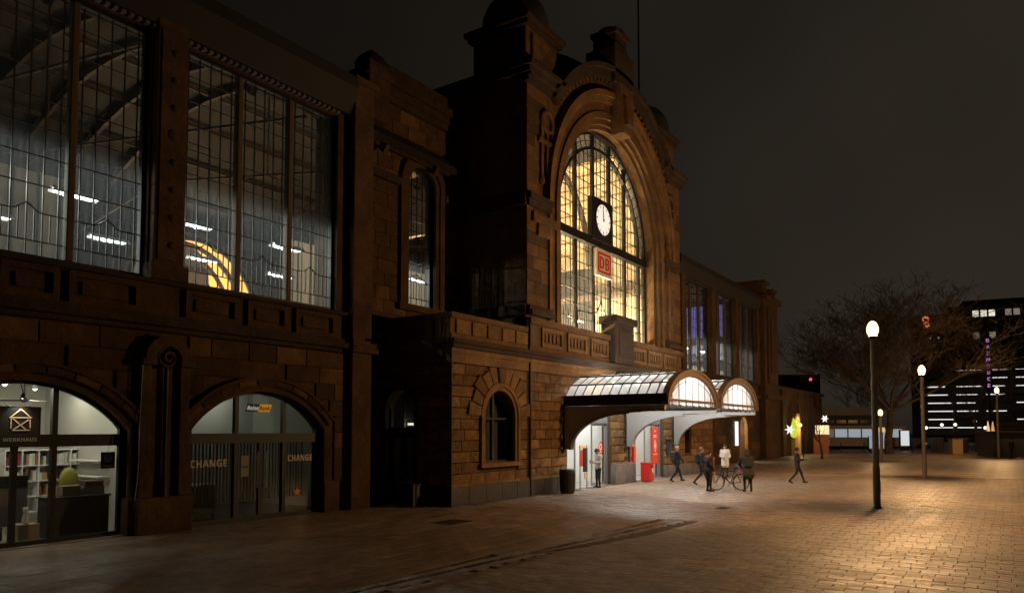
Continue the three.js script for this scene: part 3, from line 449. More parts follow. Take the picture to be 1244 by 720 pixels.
  const pin = obj('pinnacle', [rb(CX - 1.1, CX + 1.0, 19.2, 21.0, T - 1.1, T + 0.5, 0.06), prism([[CX - 0.9, 21.0], [CX + 0.9, 21.0], [CX + 0.55, 21.5], [CX - 0.55, 21.5]], T - 0.9, T + 0.3), rb(CX - 0.62, CX + 0.62, 21.4, 22.0, T - 0.95, T + 0.3, 0.05), rb(CX - 0.75, CX + 0.75, 21.85, 22.1, T - 1.05, T + 0.42, 0.05)], M.sooty, ST);
  const pc = lathe([[0, 0.4], [0.3, 0.36], [0.6, 0.2], [0.75, 0]], 12); pc.translate(CX, 22.1, T - 0.3); obj('pinnacle_cap', pc, M.sooty, pin);
  // corner turrets with domes
  for (const [x0, x1] of [[24.25, 26.75], [37.6, 40.1]]) {
    const c = (x0 + x1) / 2, t = grp('turret', ST);
    obj('drum', [rb(x0, x1, 17.2, 19.2, -18.5, -15.8, 0.08), rb(x0 + 0.35, x1 - 0.35, 17.6, 18.8, -15.9, -15.68, 0.05), rb(x0 - 0.08, x1 + 0.08, 17.2, 17.5, -18.6, -15.7, 0.04)], M.wing3, t);
    obj('drum_cornice', [rb(x0 - 0.16, x1 + 0.16, 19.0, 19.2, -18.68, -15.62, 0.04), rb(x0 - 0.3, x1 + 0.3, 19.2, 19.42, -18.8, -15.5, 0.05)], M.sooty, t);
    const dm = lathe([[1.5, 0], [1.52, 0.4], [1.46, 0.9], [1.28, 1.4], [0.98, 1.82], [0.55, 2.1], [0.2, 2.2], [0.14, 2.5], [0.2, 2.65], [0.1, 2.85], [0, 2.9]], 24); dm.scale(0.93, 0.86, 0.98); dm.translate(c, 19.4, -17.15); obj('dome', dm, M.copper, t);
  }
  for (const x of [TX0, TX1 - 0.6]) { obj('tower_side', bx(x, x + 0.6, 5.5, 17.0, -19.6, T - 0.6), M.wing3, ST); obj('transept_side', bx(x, x + 0.6, 14, 17.0, -28, -19.6), M.wing3, ST); }
  obj('side_cornice', bx(TX0 - 0.3, TX0, 16.75, 17.2, -19.6, T + 0.3), M.sooty, ST); obj('side_string_course', bx(TX0 - 0.14, TX0, 11.5, 12.0, -19.1, T), M.sooty, ST); obj('side_base_moulding', bx(TX0 - 0.14, TX0, 7.1, 7.5, -19.1, T), M.sooty, ST);
  const tr = []; for (let i = 0; i <= 24; i++) { const a = Math.PI * i / 24; tr.push([CX + 7.5 * Math.cos(a), 16.9 + 3.1 * Math.sin(a)]); } obj('tower_roof', prism(tr, -28, T - 0.62), M.roof, ST);
  obj('flagpole', [rod(V(37.95, 19.5, -17), V(37.95, 31, -17), 0.07, 0.04, 8, true)], M.iron, ST);
  // balcony zone below the window: panels and a pedestal
  obj('balcony_wall', [bx(TX0, TX1, 5.662, 5.85, T - 0.4, T + 0.14), bx(TX0, TX1, 5.85, 6.75, T - 0.4, T + 0.02), bx(TX0, TX1, 6.75, 7.0, T - 0.6, T + 0.2)], M.wing3, ST);
  for (let i = 0; i < 7; i++) { const a = 25 + i * 2.1; if (Math.abs(a + 0.85 - CX) < 1.2) continue; const f = obj('balcony_panel', [bx(a, a + 1.7, 5.9, 6.05, T - 0.05, T + 0.1), bx(a, a + 1.7, 6.55, 6.7, T - 0.05, T + 0.1), bx(a, a + 0.15, 6.05, 6.55, T - 0.05, T + 0.1), bx(a + 1.55, a + 1.7, 6.05, 6.55, T - 0.05, T + 0.1)], M.stone, ST); for (let k = 0; k < 4; k++) obj('carving', rb(a + 0.28 + k * 0.3, a + 0.46 + k * 0.3, 6.12, 6.48, T - 0.05, T + 0.08, 0.03), M.stone2, f); }
  obj('pedestal', [rb(CX - 1.15, CX + 0.9, 5.7, 7.6, T - 0.3, T + 0.45, 0.05), rb(CX - 1.3, CX + 1.05, 7.6, 7.95, T - 0.4, T + 0.58, 0.05), rb(CX - 0.8, CX + 0.55, 6.0, 7.3, T + 0.4, T + 0.5, 0.04), rb(CX - 0.5, CX + 0.25, 4.6, 5.36, T - 0.1, T + 0.3, 0.05)], M.sooty, ST);
}
// the great arched window
{
  const w = grp('arched_window', ST), z = -16.5, bars = [], t = 0.026, heavy = [];
  const topAt = (x, r) => CY + Math.sqrt(Math.max(0, r * r - (x - CX) ** 2));
  for (const d of [-2.63, -0.88, 0.88, 2.63]) heavy.push(bx(CX + d - 0.06, CX + d + 0.06, 7.1, topAt(CX + d, 5.1), z - 0.1, z + 0.1));
  heavy.push(ring(CX, CY, 4.28, 4.42, 0, Math.PI, z - 0.1, z + 0.1, 44), bx(CX - 4.42, CX - 4.28, 7.1, CY, z - 0.1, z + 0.1), bx(CX + 4.28, CX + 4.42, 7.1, CY, z - 0.1, z + 0.1), ring(CX, CY, 4.98, 5.1, 0, Math.PI, z - 0.1, z + 0.1, 44), bx(CX - 5.1, CX - 4.98, 7.0, CY, z - 0.1, z + 0.1), bx(CX + 4.98, CX + 5.1, 7.0, CY, z - 0.1, z + 0.1), bx(CX - 5.1, CX + 5.1, 7.0, 7.12, z - 0.1, z + 0.12));
  obj('frame', heavy, M.iron, w); obj('transom', [bx(CX - 5.05, CX + 5.05, 11.48, 11.82, z - 0.16, z + 0.2), bx(CX - 5.05, CX + 5.05, 11.4, 11.47, z - 0.1, z + 0.26)], M.iron, w);
  for (let x = CX - 4.8; x < CX + 4.8; x += 0.4375) { const tp = Math.abs(x - CX) < 4.2 ? topAt(x, 4.3) : 11.5; bars.push(bx(x - t / 2, x + t / 2, 7.1, tp, z - 0.02, z + 0.02)); }
  for (let y = 7.75; y < 16.2; y += 0.67) { const hw = y < CY ? 5.0 : Math.sqrt(Math.max(0, 4.28 ** 2 - (y - CY) ** 2)); if (hw > 0.3) bars.push(bx(CX - hw, CX + hw, y - t / 2, y + t / 2, z - 0.018, z + 0.018)); }
  for (let k = 1; k < 28; k++) { const a = Math.PI * k / 28; bars.push(bar(V(CX + 4.4 * Math.cos(a), CY + 4.4 * Math.sin(a), z), V(CX + 5.0 * Math.cos(a), CY + 5.0 * Math.sin(a), z), t, 0.04)); } bars.push(ring(CX, CY, 4.7, 4.725, 0, Math.PI, z - 0.015, z + 0.015, 44));
  const og = [[-2.6, 8.1], [-0.9, 8.15], [-0.45, 8.3], [-0.1, 8.75], [0, 9.0], [0.1, 8.75], [0.45, 8.3], [0.9, 8.15], [2.6, 8.1]]; for (let k = 0; k < og.length - 1; k++) bars.push(bar(V(CX + og[k][0], og[k][1], z), V(CX + og[k + 1][0], og[k + 1][1], z), 0.04, 0.05));
  for (let x = CX - 4.6; x < CX + 4.7; x += 0.4375) bars.push(bx(x - 0.012 + 0.02, x + 0.012 + 0.02, 7.1, 8.1, z - 0.017, z + 0.017));
  obj('glazing_bars', bars, M.iron, w);
  const pg = new THREE.ShapeGeometry(new THREE.Shape(archHole(CX - 5.0, CX + 5.0, 7.1, CY).getPoints())); pg.translate(0, 0, z); obj('pane', pg, M.hazyGlass, w);
}
// clock
{
  const t = thing('station_clock', 'round white lit clock face on a black square housing in the arched window', 'clock', [31.75, 12.75, -16.2]);
  obj('housing', [rb(-1.05, 1.05, -1.05, 1.05, -0.3, 0, 0.04), bx(-0.12, 0.12, -1.3, -1.05, -0.25, -0.05)], M.black, t);
  const f = new THREE.CylinderGeometry(0.76, 0.76, 0.03, 48); f.rotateX(Math.PI / 2); f.translate(0, 0.05, 0.02); obj('clock_face', f, glow(1, 0.97, 0.88, 0.62, 0.8), t);
  for (let k = 0; k < 12; k++) { const a = k * Math.PI / 6; const g = new THREE.BoxGeometry(k % 3 ? 0.035 : 0.055, 0.13, 0.012); g.translate(0, 0.64, 0); g.rotateZ(-a); g.translate(0, 0.05, 0.042); obj('hour_mark', g, M.black, t); }
  const hand = (l, w, a) => { const g = new THREE.BoxGeometry(w, l, 0.012); g.translate(0, l / 2 - 0.1, 0); g.rotateZ(-a); g.translate(0, 0.05, 0.05); return g; };
  obj('hour_hand', hand(0.5, 0.06, R(-2)), M.black, t); obj('minute_hand', hand(0.72, 0.04, R(-8)).translate(0, 0, 0.014), M.black, t);
  const b = new THREE.CylinderGeometry(0.05, 0.05, 0.03, 12); b.rotateX(Math.PI / 2); b.translate(0, 0.05, 0.07); obj('hub', b, M.black, t);
  const r = new THREE.TorusGeometry(0.77, 0.03, 8, 48); r.translate(0, 0.05, 0.03); obj('rim', r, M.black, t);
}
{
  const t = thing('station_sign', 'white sign board with red framed letters DB under the station clock', 'sign', [31.85, 10.66, -16.18]);
  obj('board', rb(-0.82, 0.82, -0.66, 0.66, -0.16, 0, 0.02), std(0.74, 0.66, 0.54, 0.5), t);
  const o = new THREE.Shape(), rrect = (p, w, h, r) => { p.moveTo(-w + r, -h); p.lineTo(w - r, -h); p.quadraticCurveTo(w, -h, w, -h + r); p.lineTo(w, h - r); p.quadraticCurveTo(w, h, w - r, h); p.lineTo(-w + r, h); p.quadraticCurveTo(-w, h, -w, h - r); p.lineTo(-w, -h + r); p.quadraticCurveTo(-w, -h, -w + r, -h); };
  rrect(o, 0.68, 0.5, 0.12); const hl = new THREE.Path(); rrect(hl, 0.57, 0.39, 0.07); obj('red_frame', prism(o, 0.002, 0.02, [hl]), M.red, t);
  const g = text('DB', 0.6, 0.018, 1.0); g.translate(0, 0, 0.003); obj('lettering', g, M.red, t);
}
// ---- right wing beyond the tower
{
  const x0 = 40.3, x1 = 64.6, s = new THREE.Shape([[x0, 0], [x1, 0], [x1, 13.6], [x0, 13.6]].map(p => new THREE.Vector2(...p)));
  const W = [[47.0, 52.1], [53.0, 57.8], [58.5, 63.7]], dr = archHole(58.3, 60.3, 0.001, 2.6, 0.9);
  const wall = obj('wall', prism(s, L - 0.55, L - 0.06, [...W.map(([a, b]) => rectHole(a, b, 6.6, 12.87)), archHole(48.3, 52.6, 0.001, 2.6, 1.05), dr]), M.wing, ST);
  ashlar(wall, { at: L - 0.05, a0: 45.6, a1: x1, y0: 0.9, y1: 5.1, ch: 0.6, len: 1.5, depth: 0.08, kind: 1, gap: 0.014, mats: [M.wing, M.wing2, M.wing3], skip: (a, b) => a < 3.8 ? [[48.0, 52.9], [58.0, 60.6]] : [] });
  for (const [a, b] of W) gridWindow(ST, a, b, 6.6, 12.87, L - 0.3, 3, false);
  for (const x of [46.55, 52.55, 58.15, 64.1]) obj('pilaster', rb(x - 0.36, x + 0.36, 6.4, 13.2, L - 0.4, L + 0.16, 0.03), M.wing, ST);
  obj('cornice', [bx(45.6, x1, 5.2, 5.5, L - 0.1, L + 0.3), bx(x0, x1, 6.3, 6.6, L - 0.3, L + 0.12)], M.sooty, ST);
  obj('eave', [prismX([[L - 0.5, 12.9], [L + 0.1, 12.9], [L + 0.38, 13.7], [L + 0.38, 14.1], [L + 0.1, 14.2], [L - 0.5, 14.25]], 45.6, x1)], M.roof, ST);
  const sk = obj('wall', bx(40.3, 46.0, 0, 13.2, -19.6, -19.15), M.wing, ST);
  obj('end_pier', [rb(64.6, 69.0, 0, 14.3, L - 3, L + 0.5, 0.05), rb(65.4, 68.2, 6.6, 13.2, L + 0.4, L + 0.66, 0.04), rb(65.9, 67.7, 7.6, 12.2, L + 0.6, L + 0.78, 0.04), bx(64.4, 69.2, 5.2, 5.6, L - 3.1, L + 0.8), rb(64.3, 69.3, 13.8, 14.3, L - 3.2, L + 0.85, 0.06), rb(64.7, 66.0, 14.3, 15.5, L - 2, L + 0.4, 0.06), rb(64.5, 66.2, 15.3, 15.6, L - 2.1, L + 0.6, 0.06), rb(67.6, 68.8, 14.3, 15.2, L - 2, L + 0.4, 0.06), rb(67.45, 68.95, 15.0, 15.25, L - 2.1, L + 0.55, 0.06)], M.wing, ST);
  // lit doorway with a small projecting lantern strip
  obj('doorway', [ring(59.3, 2.6, 0.95, 1.25, 0, Math.PI, L - 0.05, L + 0.18, 20), bx(58.05, 58.35, 0, 2.6, L - 0.05, L + 0.18), bx(60.25, 60.55, 0, 2.6, L - 0.05, L + 0.18)], M.stone3, ST);
  obj('doorway_room', [bx(57.5, 61.5, 3.75, 3.85, -21.5, L - 0.56), bx(57.5, 61.5, 0, 3.75, -21.6, -21.5), bx(57.4, 57.5, 0, 3.75, -21.5, L - 0.56), bx(61.5, 61.6, 0, 3.75, -21.5, L - 0.56), bx(57.5, 61.5, -0.02, 0.02, -21.5, L - 0.3)], std(0.75, 0.55, 0.3, 0.8), ST);
  const a2 = obj('annex_wall', [bx(69.0, 92, 0, 6.6, -18.6, -18.3), bx(69, 92, 6.4, 6.7, -18.7, -18.0), ...[70, 73, 80, 83, 86, 89].map(x => bx(x, x + 0.5, 0, 6.4, -18.4, -18.05)), bx(91.7, 92, 0, 6.6, -30, -18.6), bx(69, 92, 6.5, 6.6, -30, -18.6)], M.wing, ST);
}
// ---- train hall behind the facade
{
  const zc = -38.4, hs = 20, y0 = 12.9, rise = 9.5, roofAt = z => y0 + rise * Math.max(0, 1 - ((z - zc) / hs) ** 2);
  const sheet = (x0, x1, za, zb, n = 28) => { const p = []; for (let i = 0; i <= n; i++) { const z = za + (zb - za) * i / n; p.push([z, roofAt(z)]); } for (let i = n; i >= 0; i--) { const z = za + (zb - za) * i / n; p.push([z, roofAt(z) + 0.3]); } return prismX(p, x0, x1); };
  obj('hall_roof', [sheet(-3, 26.6, -58.4, -18.45, 36), sheet(37.6, 69, -58.4, -18.45, 36), sheet(26.6, 37.6, -58.4, -27, 24)], std(0.03, 0.018, 0.011, 0.85, { map: barkMap }), ST);
  const gableWall = (x0, x1) => { const p = [[-58.4, 5.8], [-18.46, 5.8]]; for (let i = 24; i >= 0; i--) { const z = -58.4 + 39.9 * i / 24; p.push([z, roofAt(z) + 0.28]); } return prismX(p, x0, x1); };
  obj('platform_floor', bx(-3, 69, 5.8, 6.1, -58.4, L - 0.56), std(0.07, 0.066, 0.062, 0.7), ST);
  for (const g of [gableWall(-3.3, -3), gableWall(69, 69.3), bx(64.6, 64.9, 5.8, 13.2, L - 3, L - 0.56)]) obj('hall_end_wall', g, M.plaster, ST);
  obj('hall_rear_wall', [bx(-3, 69, 0, 13.1, -58.8, -58.4)], M.hallWall, ST);
  // steel ribs and purlins
  for (let x = 2; x < 68; x += 2.85) { if (x > 26 && x < 38) continue; const p = []; for (let i = 0; i <= 30; i++) { const z = zc - hs * 0.995 * Math.cos(Math.PI * i / 30); p.push([z, roofAt(z) - 0.02]); } for (let i = 30; i >= 0; i--) { const z = zc - (hs - 0.3) * Math.cos(Math.PI * i / 30); p.push([z, roofAt(z) - 0.5]); } obj('arch_rib', prismX(p, x, x + 0.2), M.wood, ST); }
  const pu = []; for (let i = 1; i < 16; i++) { const a = Math.PI * i / 16, z = zc - hs * Math.cos(a); if (z > -27) { pu.push(bx(-3, 26.5, roofAt(z) - 0.3, roofAt(z) - 0.08, z - 0.06, z + 0.06), bx(37.7, 69, roofAt(z) - 0.3, roofAt(z) - 0.08, z - 0.06, z + 0.06)); } else pu.push(bx(-3, 69, roofAt(z) - 0.3, roofAt(z) - 0.08, z - 0.06, z + 0.06)); } obj('purlins', pu, M.wood, ST);
  for (let x = 4.8; x < 66; x += 5.7) { if (x > 25 && x < 39) continue; obj('tie_truss', [bar(V(x, 13.2, -57), V(x, 16.2, -38.4), 0.09, 0.09), bar(V(x, 16.2, -38.4), V(x, 13.2, -19.5), 0.09, 0.09), ...[-29, -38.4, -47].map(z => bar(V(x, 14.7 + (z === -38.4 ? 1.5 : 0), z), V(x, roofAt(z) - 0.3, z), 0.06, 0.06))], M.wood, ST); }
  // transept vault behind the great window
  const barrel = (r0, r1, z0, z1, cy) => ring(CX, cy, r0, r1, 0, Math.PI, z0, z1, 40);
  obj('transept_vault', [barrel(5.35, 5.6, -27, -16.7, CY)], M.cream, ST);
  obj('transept_wall', [bx(37.45, 37.7, 6.1, CY, -19.7, -16.7), bx(26.5, 26.75, 6.1, CY, -19.7, -16.7), bx(26.5, 37.7, 17.3, 21.3, -27.2, -27.0)], M.cream, ST);
  for (let k = 1; k < 5; k++) obj('vault_rib', barrel(5.12, 5.4, -17.9 - k * 2.2, -17.65 - k * 2.2, CY), M.wood, ST);
  const st = []; for (let k = 1; k < 22; k++) { const a = Math.PI * k / 22; st.push(bx(-0.03, 0.03, -0.05, 0.05, -27, -16.75).rotateZ(a - Math.PI / 2).translate(CX + 5.32 * Math.cos(a), CY + 5.32 * Math.sin(a), 0)); } obj('vault_battens', st, std(0.42, 0.27, 0.12, 0.8), ST);
  obj('gallery', [bx(36.6, 37.44, 10.0, 10.2, -26, -16.8), bx(26.76, 37.44, 13.6, 13.75, -24.2, -23.9), bx(26.76, 37.44, 14.5, 14.6, -24.1, -24.0)], M.mullion, ST);
  // the opposite transept: a lit yellow barrel across the tracks
  obj('far_vault', [ring(CX, 11.6, 5.6, 5.9, 0, Math.PI, -58.3, -51, 36), bx(26.2, 26.5, 6.1, 11.6, -58.3, -51), bx(37.7, 38.0, 6.1, 11.6, -58.3, -51), ring(CX, 11.6, 0, 5.6, 0, Math.PI, -58.3, -58.1, 36), bx(26.5, 37.7, 6.1, 11.6, -58.3, -58.1)], std(0.8, 0.55, 0.2, 0.8), ST);
  for (let k = 0; k < 4; k++) obj('vault_rib', ring(CX, 11.6, 5.3, 5.65, 0, Math.PI, -51.2 - k * 1.7, -51 - k * 1.7, 36), M.wood, ST);
  // pale screens added behind the platforms to catch the grey tube light
  for (let k = 0; k < 12; k++) { const x = -2.4 + k * 5.7; if (x > 12 && x < 22) continue; obj('added_backdrop_screen', [bx(x, x + 5.6, 6.1, 13.2, -33.05, -33), ...[0, 0.93, 1.87, 2.8, 3.73, 4.67, 5.54].map(d => bx(x + d, x + d + 0.06, 6.1, 13.2, -33, -32.9)), bx(x, x + 5.6, 9.6, 9.7, -33, -32.88)], M.dimPlaster, ST); }
}
const WARM = col(1, 0.77, 0.46), WHITE = col(1, 0.985, 0.94), COOL = col(0.93, 1, 0.97), LAMPC = col(1, 0.57, 0.25);
// unseen floor uplights added to light the two transept vaults
function uplight(x, y, z, power, label, aim = [0, 1, 0]) {
  const t = thing('added_uplight', label, 'floor light', [x, y, z], 0, 'added floor uplights inside the station hall');
  obj('body', rb(-0.35, 0.35, 0, 0.14, -0.25, 0.25, 0.02), M.dark, t); obj('lens', bx(-0.3, 0.3, 0.14, 0.15, -0.2, 0.2), glow(1, 0.75, 0.42, 2), t);
  const l = rectLight(WARM, power, 0.6, 0.4, [0, 0.18, 0], [aim[0] * 10, 10 * aim[1], aim[2] * 10]); t.add(l); l.lookAt(x + aim[0] * 10, y + 10 * aim[1], z + aim[2] * 10); l.castShadow = true;
}
for (const [x, z] of [[29.2, -17.9], [32.1, -18.3], [35.2, -17.9], [32.1, -21.5]]) uplight(x, 6.1, z, 1300, 'flat black floor uplight added unseen behind the sill of the great arched window');
for (const [x, z] of [[29.5, -54.5], [34.7, -54.5]]) uplight(x, 6.1, z, 1500, 'flat black floor uplight added unseen in the yellow vault across the tracks');
// two rows of tube lamps over the platforms
for (const [z, x0] of [[-21.6, 2.6], [-25.8, 2.0]]) for (let k = 0; k < 18; k++) {
  const x = x0 + k * 3.65; if (x > 65 || (x > 27.2 && x < 37)) continue;
  const t = thing('tube_lamp', z > -23 ? 'white fluorescent tube lamp hanging over the platform edge beside the hall windows' : 'white fluorescent tube lamp hanging in the second row over the platform', 'tube lamp', [x, 9.2, z], 0, z > -23 ? 'tube lamps nearest the hall windows' : 'tube lamps in the second row');
  obj('housing', [prismX([[-0.2, -0.055], [-0.06, 0.05], [0.06, 0.05], [0.2, -0.055], [0.2, -0.04], [0.06, 0.1], [-0.06, 0.1], [-0.2, -0.04]], -0.66, 0.66)], M.paleSteel, t);
  const tg = rod(V(-0.6, 0, 0), V(0.6, 0, 0), 0.045, 0.045, 10, true); obj('tube', tg, glow(0.95, 1, 0.96, 4.5, 0.8), t);
  obj('hanger', [rod(V(-0.5, 0.12, 0), V(-0.5, 2.6, 0), 0.008, 0.008, 5), rod(V(0.5, 0.12, 0), V(0.5, 2.6, 0), 0.008, 0.008, 5), rod(V(-0.55, 2.6, 0), V(0.55, 2.6, 0), 0.02, 0.02, 6)], M.iron, t);
  const l = new THREE.PointLight(COOL, 20, 0, 2); l.position.set(0, -0.055, 0); l.shadow.radius = 0.8; l.castShadow = true; t.add(l);
}
{ // violet advertising screen seen through the far windows; pale one added for more light
  for (const [x, y, w, h] of [[66.5, 12.6, 5.4, 3.0], [66.5, 9.7, 5.0, 1.5]]) {
    const t = thing('hall_glow_screen', h > 2 ? 'large violet lit advertising screen inside the far end of the hall' : 'smaller pale blue panel added below the violet screen to brighten the hall windows', 'screen', [x, y, -23.0], -Math.PI / 2);
    obj('casing', rb(-w / 2 - 0.08, w / 2 + 0.08, -h / 2 - 0.08, h / 2 + 0.08, -0.2, 0, 0.03), M.black, t);
    const c = h > 2 ? [0.2, 0.18, 0.55] : [0.5, 0.53, 0.62]; obj('display', bx(-w / 2, w / 2, -h / 2, h / 2, 0.002, 0.012), glow(...c, 0.8, 0.1), t);
    const l = rectLight(col(...c), 5, w, h, [0, 0, 0.03], [0, 0, 10]); t.add(l); l.lookAt(x - 10, y, -23.0); l.castShadow = true;
  }
}

// ------------------------------------------------------------------ entrance canopies
function canopy(xc, label) {
  const a = 2.92, e = 3.62, ri = 1.42, zf = -11.0, zw = -15.5;
  const t = thing('entrance_canopy', label, 'canopy', [xc, 0, 0], 0, 'glazed barrel canopies over the station entrance');
  const P = d => [a * Math.cos(R(d)), e + ri * Math.sin(R(d))], deg = [14, 36, 60, 90, 120, 144, 166], n = 11;
  const bars = []; for (const d of deg) { const [x, y] = P(d); bars.push(bx(x - 0.028, x + 0.028, y - 0.03, y + 0.03, zw, zf)); }
  for (let k = 0; k <= n; k++) { const z = zw + (zf - zw) * k / n; for (let i = 0; i < deg.length - 1; i++) { const [x0, y0] = P(deg[i]), [x1, y1] = P(deg[i + 1]); bars.push(bar(V(x0, y0, z), V(x1, y1, z), 0.05, 0.04)); } }
  obj('glazing_bars', bars, M.iron, t);
  for (let i = 0; i < deg.length - 1; i++) {
    const [x0, y0] = P(deg[i]), [x1, y1] = P(deg[i + 1]), w = Math.hypot(x1 - x0, y1 - y0), dz = (zf - zw) / n, g = new THREE.PlaneGeometry(w - 0.03, dz - 0.03); metreUV(g);
    for (let k = 0; k < n; k++) { const o = raw('pane', g, M.milkGlass, t); o.rotation.set(-Math.PI / 2, Math.atan2(y1 - y0, x1 - x0), 0, 'ZYX'); o.rotation.set(0, 0, 0); o.quaternion.setFromRotationMatrix(new THREE.Matrix4().makeBasis(V((x1 - x0) / w, (y1 - y0) / w, 0), V(0, 0, 1), V((y1 - y0) / w, -(x1 - x0) / w, 0))); o.position.set((x0 + x1) / 2, (y0 + y1) / 2 + 0.002, zw + dz * (k + 0.5)); }
  }
  // gutters along both eaves
  for (const s of [-1, 1]) obj('gutter', [bx(s * a * 0.99 - 0.12, s * a * 0.99 + 0.12, 3.56, 3.96, zw, zf + 0.1), bx(s * a * 0.99 - 0.16, s * a * 0.99 + 0.16, 3.93, 3.99, zw, zf + 0.1)], M.iron, t);
  // front arch: a wooden-brown ring, tympanum bars, bottom rail with scalloped fringe
  const el = (k0, k1, z0, z1) => { const p = []; for (let i = 0; i <= 36; i++) { const q = Math.PI * i / 36; p.push([(a + k1) * Math.cos(q), e - 0.06 + (ri + k1) * Math.sin(q)]); } for (let i = 36; i >= 0; i--) { const q = Math.PI * i / 36; p.push([(a + k0) * Math.cos(q), e - 0.06 + (ri + k0) * Math.sin(q)]); } return prism(p, z0, z1); };
  obj('front_arch', [el(-0.22, 0.06, zf - 0.1, zf + 0.12), el(0.0, 0.1, zf - 0.12, zf + 0.16)], std(0.14, 0.085, 0.05, 0.7), t);
  const tb = [el(-0.42, -0.395, zf - 0.02, zf + 0.02)]; for (let x = -2.25; x < 2.3; x += 0.75) tb.push(bx(x - 0.018, x + 0.018, 3.5, e - 0.06 + (ri - 0.22) * Math.sqrt(1 - (x / (a - 0.22)) ** 2), zf - 0.02, zf + 0.02));
  for (let x = -2.5; x < 2.6; x += 0.75) { const s = new THREE.SphereGeometry(0.045, 8, 6); s.translate(x, 3.46, zf); tb.push(s); const c = []; for (let i = 0; i <= 6; i++) c.push(V(x + 0.125 * i, 3.46 + 0.12 * Math.sin(Math.PI * i / 6), zf)); if (x < 2.2) tb.push(tube(c, 0.018, 8, 5)); }
  obj('tympanum_bars', tb, M.mullion, t); obj('bottom_rail', bx(-a + 0.2, a - 0.2, 3.72, 3.8, zf - 0.06, zf + 0.06), std(0.14, 0.085, 0.05, 0.7), t);
  const sh = []; for (let i = 0; i <= 24; i++) { const q = Math.PI * i / 24; sh.push(new THREE.Vector2((a - 0.2) * Math.cos(q), e - 0.06 + (ri - 0.2) * Math.sin(q))); } const pg = new THREE.ShapeGeometry(new THREE.Shape(sh)); pg.translate(0, 0, zf); obj('tympanum_pane', pg, M.milkGlass, t);
  // tie rods
  obj('tie_rod', [rod(V(-a, 3.75, -13.2), V(a, 3.75, -13.2), 0.02, 0.02, 6), rod(V(0, 3.75, -13.2), V(0, 5.0, -13.2), 0.014, 0.014, 6)], M.iron, t);
  return t;
}
const canopyA = canopy(29.65, 'lit glazed barrel canopy over the automatic doors where someone waits in the doorway');
canopy(35.85, 'lit glazed barrel canopy over the doors with the red banner');
for (const [x, zone] of [[29.65, 'first'], [35.85, 'second']]) for (const z of [-12.2, -13.4, -14.6]) {
  const t = thing('canopy_lamp', x < 32 ? 'round white lamp under the ridge of the canopy over the waiting person' : 'round white lamp under the ridge of the canopy over the red banner', 'lamp', [x, 4.62, z], 0, x < 32 ? 'lamps under one entrance canopy' : 'lamps under the other entrance canopy');
  const s = new THREE.SphereGeometry(0.11, 16, 12); obj('globe', s, glow(1, 0.97, 0.9, 6, 0.8), t); obj('holder', [rod(V(0, 0.1, 0), V(0, 0.34, 0), 0.03, 0.03, 8)], M.iron, t);
  const l = new THREE.PointLight(WHITE, 15, 0, 2); l.castShadow = true; l.shadow.radius = 5; t.add(l);
}
// curved gusset brackets that carry the canopies
[[26.72, 'dark outer side'], [32.75, 'middle valley'], [38.82, 'far outer side']].forEach(([x, w], i) => {
  const pts = [[-15.55, 3.55], [-11.0, 3.55], [-11.0, 3.34], [-12.6, 3.24]]; for (let k = 0; k <= 16; k++) { const q = Math.PI / 2 * k / 16; pts.push([-12.6 - 2.55 * Math.sin(q), 1.75 + 1.47 * Math.cos(q)]); } pts.push([-15.55, 1.75]);
  const t = thing('canopy_bracket', ['curved steel bracket at the rustic wall side of the first canopy', 'curved steel bracket between the two entrance canopies', 'curved steel bracket on the side of the canopies toward the far wing'][i], 'bracket');
  obj('web', prismX(pts, x - 0.05, x + 0.05), M.paleSteel, t);
  const fl = []; for (let k = 3; k < pts.length - 2; k++) fl.push(bar(V(x, pts[k][1], pts[k][0]), V(x, pts[k + 1][1], pts[k + 1][0]), 0.26, 0.035)); fl.push(bx(x - 0.13, x + 0.13, 3.31, 3.345, -12.6, -11.0)); obj('flange', fl, i === 1 ? M.paleSteel : M.mullion, t);
  for (const z of [-11.4, -12.1, -12.8, -13.5, -14.2]) obj('stiffener', bx(x - 0.075, x + 0.075, 3.36, 3.55, z - 0.012, z + 0.012), M.paleSteel, t);
  obj('rivets', Array.from({ length: 20 }, (_, i) => new THREE.SphereGeometry(0.018, 6, 4).translate(x - 0.052, 3.46, -11.1 - i * 0.22)), M.paleSteel, t);
  obj('wall_plate', bx(x - 0.14, x + 0.14, 1.6, 3.6, T + 0.1, T + 0.14), M.iron, t);
});

